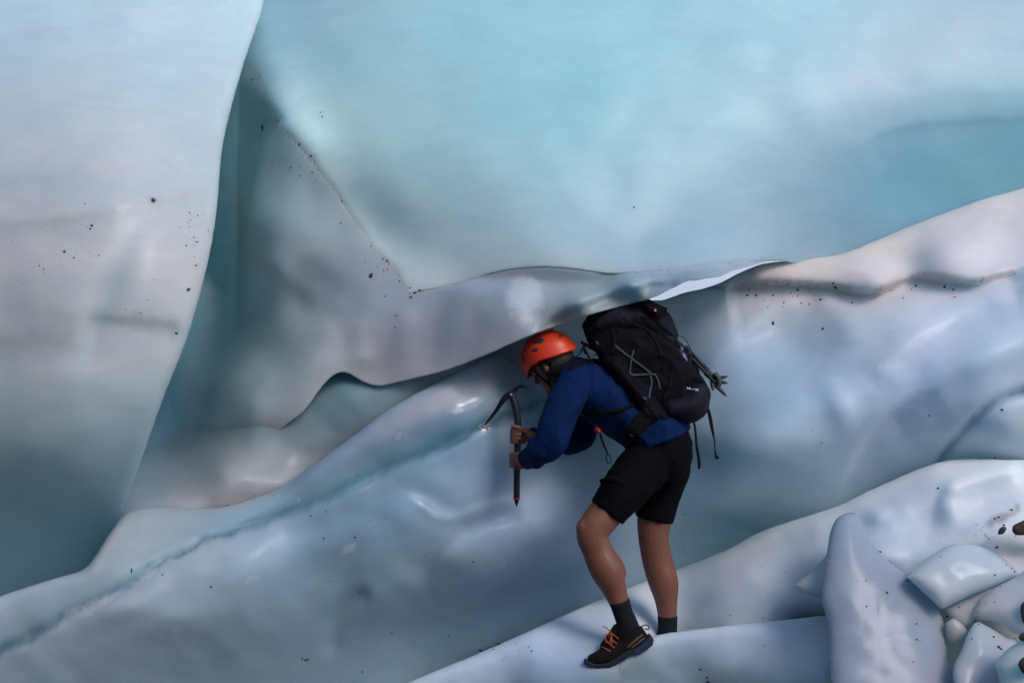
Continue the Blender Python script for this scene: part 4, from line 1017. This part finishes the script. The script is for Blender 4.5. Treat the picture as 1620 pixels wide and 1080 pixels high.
def block(name, outline, Yc, front, back, mat, col, label, cat, group=None, tilt=(0, 0), seed=0, rough=0.006, ctr=None, p=2.6, dens=160, smoothn=1):
    """solid lump with the given silhouette: swells towards and away from the viewer, tilt = depth change per pixel (x, y)"""
    pts = np.array(outline + [outline[0]], float)
    c = curve(pts, dens)[:-1]
    cx, cy = ctr if ctr else c.mean(0)
    cl = [tuple(v) for v in c[::2]]
    D_ = min(48.0, 0.62 * max(2.0, min(math.hypot(a_ - cx, b_ - cy) for a_, b_ in cl)))
    bm = bmesh.new()
    rows = []
    S_ = [1.0, .985, .955, .91, .85, .78, .70, .6, .5, .4, .3, .2, .1]
    def ringp(s_, sg):
        out = []
        for x, y in c:
            X, Yp = cx + (x - cx) * s_, cy + (y - cy) * s_
            T = front if sg < 0 else back
            dd = sum(((X - a_) ** 2 + (Yp - b_) ** 2 + 0.01) ** -2.5 for a_, b_ in cl) ** -0.2 if s_ < 1 else 0.0
            q_ = 1 - min(dd / D_, 1)
            d = sg * T * math.sqrt(max(0, 1 - q_ * q_)) * (1 + 0.10 * (1 - s_))
            Yd = Yc + tilt[0] * (X - cx) + tilt[1] * (Yp - cy) + d
            q = P(X, Yp, Yd)
            nz = -0.6 * abs(noise.noise(q * 6 + Vector((seed, 0, 0)))) + 0.35 * noise.noise(q * 14 + Vector((0, seed, 0)))
            q += Vector((0, sg * rough * 3 * nz * (1 - s_ * 0.6), 0))
            out.append(bm.verts.new(q))
        return out
    for s_ in S_[::-1]: rows.append(ringp(s_, -1))
    for s_ in S_[1:]: rows.append(ringp(s_, 1))
    n = len(c)
    for a, b in zip(rows[:-1], rows[1:]):
        for k in range(n): bm.faces.new((a[k], a[(k + 1) % n], b[(k + 1) % n], b[k]))
    for r_, rev in ((rows[0], True), (rows[-1], False)):
        cc = bm.verts.new(sum((v.co for v in r_), Vector()) / n)
        for k in range(n): bm.faces.new((r_[k], r_[(k + 1) % n], cc))
    o = finish(bm, name, mat)
    paint_mesh(o.data, col)
    return tag(o, label, cat, group)

block('ice_spike', [(1316, 1100), (1312, 1040), (1310, 985), (1300, 950), (1302, 915), (1308, 875), (1314, 840), (1324, 820), (1342, 811), (1356, 813), (1366, 828), (1378, 852), (1396, 878), (1420, 898), (1450, 918), (1474, 942),
      (1490, 972), (1496, 1000), (1500, 1040), (1510, 1060), (1512, 1120), (1410, 1140)], 6.52, 0.10, 0.14, CLEAR, (0.46, 0.50, 0.60), 'tall smooth ice spike with a blunt rounded tip standing at the lower right', 'ice block', 'broken ice blocks on the ledge', tilt=(0.0004, -0.0012), seed=1, ctr=(1390, 1010), p=5)
block('ice_wedge', [(1254, 926), (1268, 914), (1290, 897), (1312, 872), (1326, 860), (1345, 880), (1345, 950), (1320, 944), (1296, 944), (1270, 938), (1262, 932)], 6.72, 0.05, 0.08, CLEAR, (0.66, 0.73, 0.80),
      'pointed ice wedge poking out left of the tall spike', 'ice block', 'broken ice blocks on the ledge', tilt=(-0.0005, -0.001), seed=2, p=4)
block('ice_boulder', [(1434, 912), (1450, 896), (1476, 876), (1508, 860), (1540, 861), (1572, 872), (1596, 890), (1611, 908), (1598, 916), (1572, 928), (1540, 940), (1510, 954), (1490, 962), (1470, 945)], 6.60, 0.10, 0.15, CLEAR, (0.74, 0.79, 0.86),
      'broad rounded ice boulder just right of the tall spike', 'ice block', 'broken ice blocks on the ledge', tilt=(0.0003, -0.0012), seed=3, p=3)
block('ice_slab', [(1548, 948), (1572, 930), (1600, 916), (1616, 906), (1640, 888), (1668, 900), (1670, 985), (1640, 1000), (1608, 1002), (1580, 985), (1540, 975)], 6.50, 0.06, 0.1, CLEAR, (0.78, 0.78, 0.84),
      'tilted flat ice slab at the right edge below the boulder', 'ice block', 'broken ice blocks on the ledge', tilt=(-0.0008, -0.001), seed=4, p=5)
block('ice_slab', [(1492, 962), (1520, 950), (1545, 938), (1570, 929), (1560, 950), (1545, 975), (1530, 990), (1510, 985)], 6.58, 0.04, 0.08, CLEAR, (0.80, 0.81, 0.85),
      'small pale ice slab wedged beneath the broad boulder', 'ice block', 'broken ice blocks on the ledge', tilt=(-0.0006, -0.001), seed=5, p=5)
block('ice_block', [(1512, 1110), (1508, 1060), (1520, 1030), (1532, 1000), (1545, 984), (1562, 990), (1590, 1006), (1612, 1020), (1620, 1120)], 6.42, 0.06, 0.12, CLEAR, (0.58, 0.63, 0.72),
      'angular ice block at the bottom edge between spike and corner', 'ice block', 'broken ice blocks on the ledge', tilt=(0.0006, -0.001), seed=6, p=6)
block('ice_block', [(1574, 1052), (1584, 1036), (1600, 1022), (1625, 1010), (1670, 1010), (1680, 1130), (1588, 1130), (1582, 1080)], 6.22, 0.08, 0.12, CLEAR, (0.64, 0.74, 0.78),
      'greenish ice block in the bottom right corner', 'ice block', 'broken ice blocks on the ledge', tilt=(-0.0004, -0.001), seed=7, p=4)
block('ice_chunk', [(1496, 985), (1508, 978), (1522, 986), (1530, 1000), (1520, 1016), (1506, 1020), (1497, 1005)], 6.52, 0.03, 0.05, CLEAR, (0.58, 0.58, 0.56),
      'small dirty ice chunk tucked against the right side of the spike', 'ice block', 'broken ice blocks on the ledge', seed=8)

def stone_mat(name, col):
    return simple(name, col, 0.6, 0.9, 90, 0.45)
M_ST1 = stone_mat('red_brown_stone', (0.055, 0.030, 0.024)); M_ST2 = stone_mat('dark_grey_stone', (0.030, 0.032, 0.040))
for nm, ol, Y_, m_, lb in (
        ('rock', [(1601, 839), (1603, 831), (1612, 826), (1630, 818), (1650, 812), (1655, 838), (1630, 845), (1608, 846)], 6.52, M_ST1, 'reddish brown rock at the right edge on the white ice ledge'),
        ('rock', [(1614, 966), (1616, 955), (1624, 950), (1634, 960), (1630, 985), (1619, 984)], 6.40, M_ST2, 'narrow grey rock at the right edge beside the tilted slab'),
        ('rock', [(1611, 1008), (1617, 1001), (1635, 996), (1640, 1012), (1618, 1014)], 6.20, M_ST2, 'flat black rock resting on top of the corner ice block'),
        ('rock', [(1610, 1050), (1616, 1041), (1630, 1036), (1640, 1050), (1632, 1066), (1618, 1064)], 6.10, M_ST2, 'dark rock stuck to the front of the corner ice block'),
        ('pebble', [(1578, 845), (1581, 836), (1588, 832), (1592, 836), (1587, 844)], 6.62, M_ST2, 'small dark pebble left of the reddish brown rock')):
    o = block(nm, ol, Y_, 0.02, 0.03, m_, (0.1, 0.1, 0.1), lb, nm, 'stones lying on the broken ice', seed=len(lb), rough=0.004, p=3, dens=48)

ICE_OBJS = [o for o in bpy.data.objects if o.type == 'MESH' and (o.name.startswith('ice_'))]
bpy.context.view_layer.update()
gb = bvh_of(ICE_OBJS)
bm = bmesh.new()
def speck(x, y, w, h=None, rot=0.0):
    h = h or w
    q, nn = hit(gb, x, y, 0.0)
    s_ = q.y * K
    M_ = Matrix.Translation(q) @ nn.to_track_quat('Z', 'Y').to_matrix().to_4x4() @ Matrix.Rotation(rot, 4, 'Z') @ Matrix.Diagonal((w * s_ / 2, h * s_ / 2, min(w, h) * s_ * 0.3, 1))
    r_ = bmesh.ops.create_icosphere(bm, subdivisions=1, radius=1.0, matrix=M_)
    for v in r_['verts']:
        v.co += noise.noise_vector(v.co * 300) * (0.18 * min(w, h) * s_)
for a in [(242, 317, 8, 8), (145, 357, 6, 4), (143, 362, 5, 3), (102, 398, 5, 5), (97, 410, 2, 2), (62, 420, 3, 3), (38, 449, 3, 2), (298, 458, 9, 5, .5), (279, 527, 6, 4), (310, 420, 4, 4), (312, 383, 4, 3), (134, 322, 3, 3), (298, 352, 3, 2),
          (400, 126, 4, 4), (411, 122, 3, 3), (415, 203, 6, 12), (507, 178, 3, 3), (510, 185, 3, 3), (474, 228, 4, 4), (492, 247, 4, 4), (478, 247, 2, 2), (460, 265, 3, 3), (474, 278, 3, 3), (494, 273, 3, 3), (437, 187, 3, 3), (541, 318, 3, 4), (587, 436, 7, 9),
          (539, 353, 3, 3), (587, 389, 3, 3), (612, 412, 4, 4), (613, 426, 3, 3), (632, 445, 4, 3), (650, 470, 5, 5), (656, 463, 7, 4), (664, 459, 6, 3), (626, 499, 3, 3), (625, 518, 3, 3), (536, 545, 2, 2), (1003, 328, 3, 4),
          (208, 902, 3, 9), (257, 909, 3, 3), (334, 928, 4, 4), (360, 799, 3, 3), (505, 727, 4, 2), (402, 782, 3, 2), (485, 1043, 12, 4), (478, 1041, 4, 4), (620, 1000, 4, 3), (573, 1062, 3, 6), (748, 888, 4, 3), (776, 894, 3, 3), (804, 894, 3, 3), (789, 887, 3, 3), (818, 730, 3, 3),
          (1223, 511, 5, 7), (1302, 520, 5, 5), (1322, 455, 6, 8), (1318, 448, 5, 4), (1182, 467, 7, 3), (1196, 467, 5, 4), (1223, 467, 4, 4), (1262, 458, 4, 6), (1298, 474, 5, 5), (1348, 479, 4, 4), (1449, 452, 4, 6), (1494, 454, 5, 8), (1508, 458, 5, 4), (1429, 471, 4, 3), (1510, 470, 4, 3),
          (1585, 648, 7, 4), (1574, 724, 4, 6), (1470, 657, 3, 3), (1084, 813, 3, 3), (1392, 873, 6, 6), (1403, 937, 5, 5), (1404, 937, 4, 3), (1436, 918, 4, 4), (1370, 918, 3, 3), (1450, 986, 4, 3), (1450, 1011, 4, 4), (1445, 1046, 3, 3), (1313, 1062, 3, 3), (1574, 909, 4, 4),
          (1108, 1058, 6, 3), (1119, 1071, 5, 4), (1120, 1078, 7, 4), (1484, 772, 5, 5), (1580, 1023, 6, 6), (1584, 1026, 5, 4), (1572, 1007, 5, 4), (1500, 974, 10, 4, .6), (1577, 865, 6, 5), (1580, 818, 6, 5), (1574, 820, 5, 4), (1600, 806, 6, 4), (1588, 830, 5, 4), (1300, 700, 3, 3),
          (1600, 898, 5, 3), (1592, 893, 4, 3), (1605, 904, 5, 4), (760, 1028, 10, 4, -.4), (790, 1018, 14, 4, -.4), (1200, 712, 2, 2)]:
    speck(*a)
for cx, cy, rx, ry, n in ((90, 390, 70, 50, 22), (305, 370, 25, 60, 22), (470, 260, 60, 60, 12), (600, 420, 40, 40, 12), (1330, 460, 180, 24, 34), (1230, 470, 60, 14, 14), (1560, 840, 60, 30, 22), (1540, 960, 70, 60, 22), (1400, 960, 80, 80, 10),
                      (800, 1020, 90, 26, 18), (700, 880, 160, 80, 12), (400, 760, 250, 120, 14), (1450, 640, 150, 100, 10), (1180, 950, 140, 70, 10), (200, 500, 100, 60, 10)):
    for _ in range(n):
        w = 1.2 + 2.2 * random.random() ** 2
        speck(cx + random.gauss(0, rx * .5), cy + random.gauss(0, ry * .5), w, w * random.uniform(.6, 1.2), random.random() * 3)
for i in range(90):     # grit along the dirt seams
    for pl in (DIRTLINE[3:12], RCREASE):
        c_ = curve(pl, 200); q_ = c_[random.randrange(len(c_))]
        if i % 2 == 0 or pl is RCREASE:
            w = 0.8 + 1.8 * random.random() ** 2
            speck(q_[0] + random.gauss(0, 3), q_[1] + random.gauss(0, 3), w, w)
o = finish(bm, 'grit', stone_mat('grit_stone', (0.035, 0.026, 0.022)), flat=False)
tag(o, 'dark specks of grit frozen onto the ice', 'grit', None, 'stuff')
# chipped crystals where the pick bites
bm = bmesh.new()
for k in range(16):
    q, nn = hit(gb, 764 + random.gauss(0, 5), 674 + random.gauss(0, 3), 0.002)
    bmesh.ops.create_icosphere(bm, subdivisions=1, radius=1.0, matrix=Matrix.Translation(q) @ Matrix.Rotation(random.random() * 3, 4, 'X') @ Matrix.Diagonal((random.uniform(.003, .009), random.uniform(.002, .005), random.uniform(.002, .005), 1)))
o = finish(bm, 'ice_chips', SNOWICE, flat=True); paint_mesh(o.data, (0.85, 0.9, 0.94))
tag(o, 'small white ice chips around the tip of the axe pick', 'ice chips', None, 'stuff')
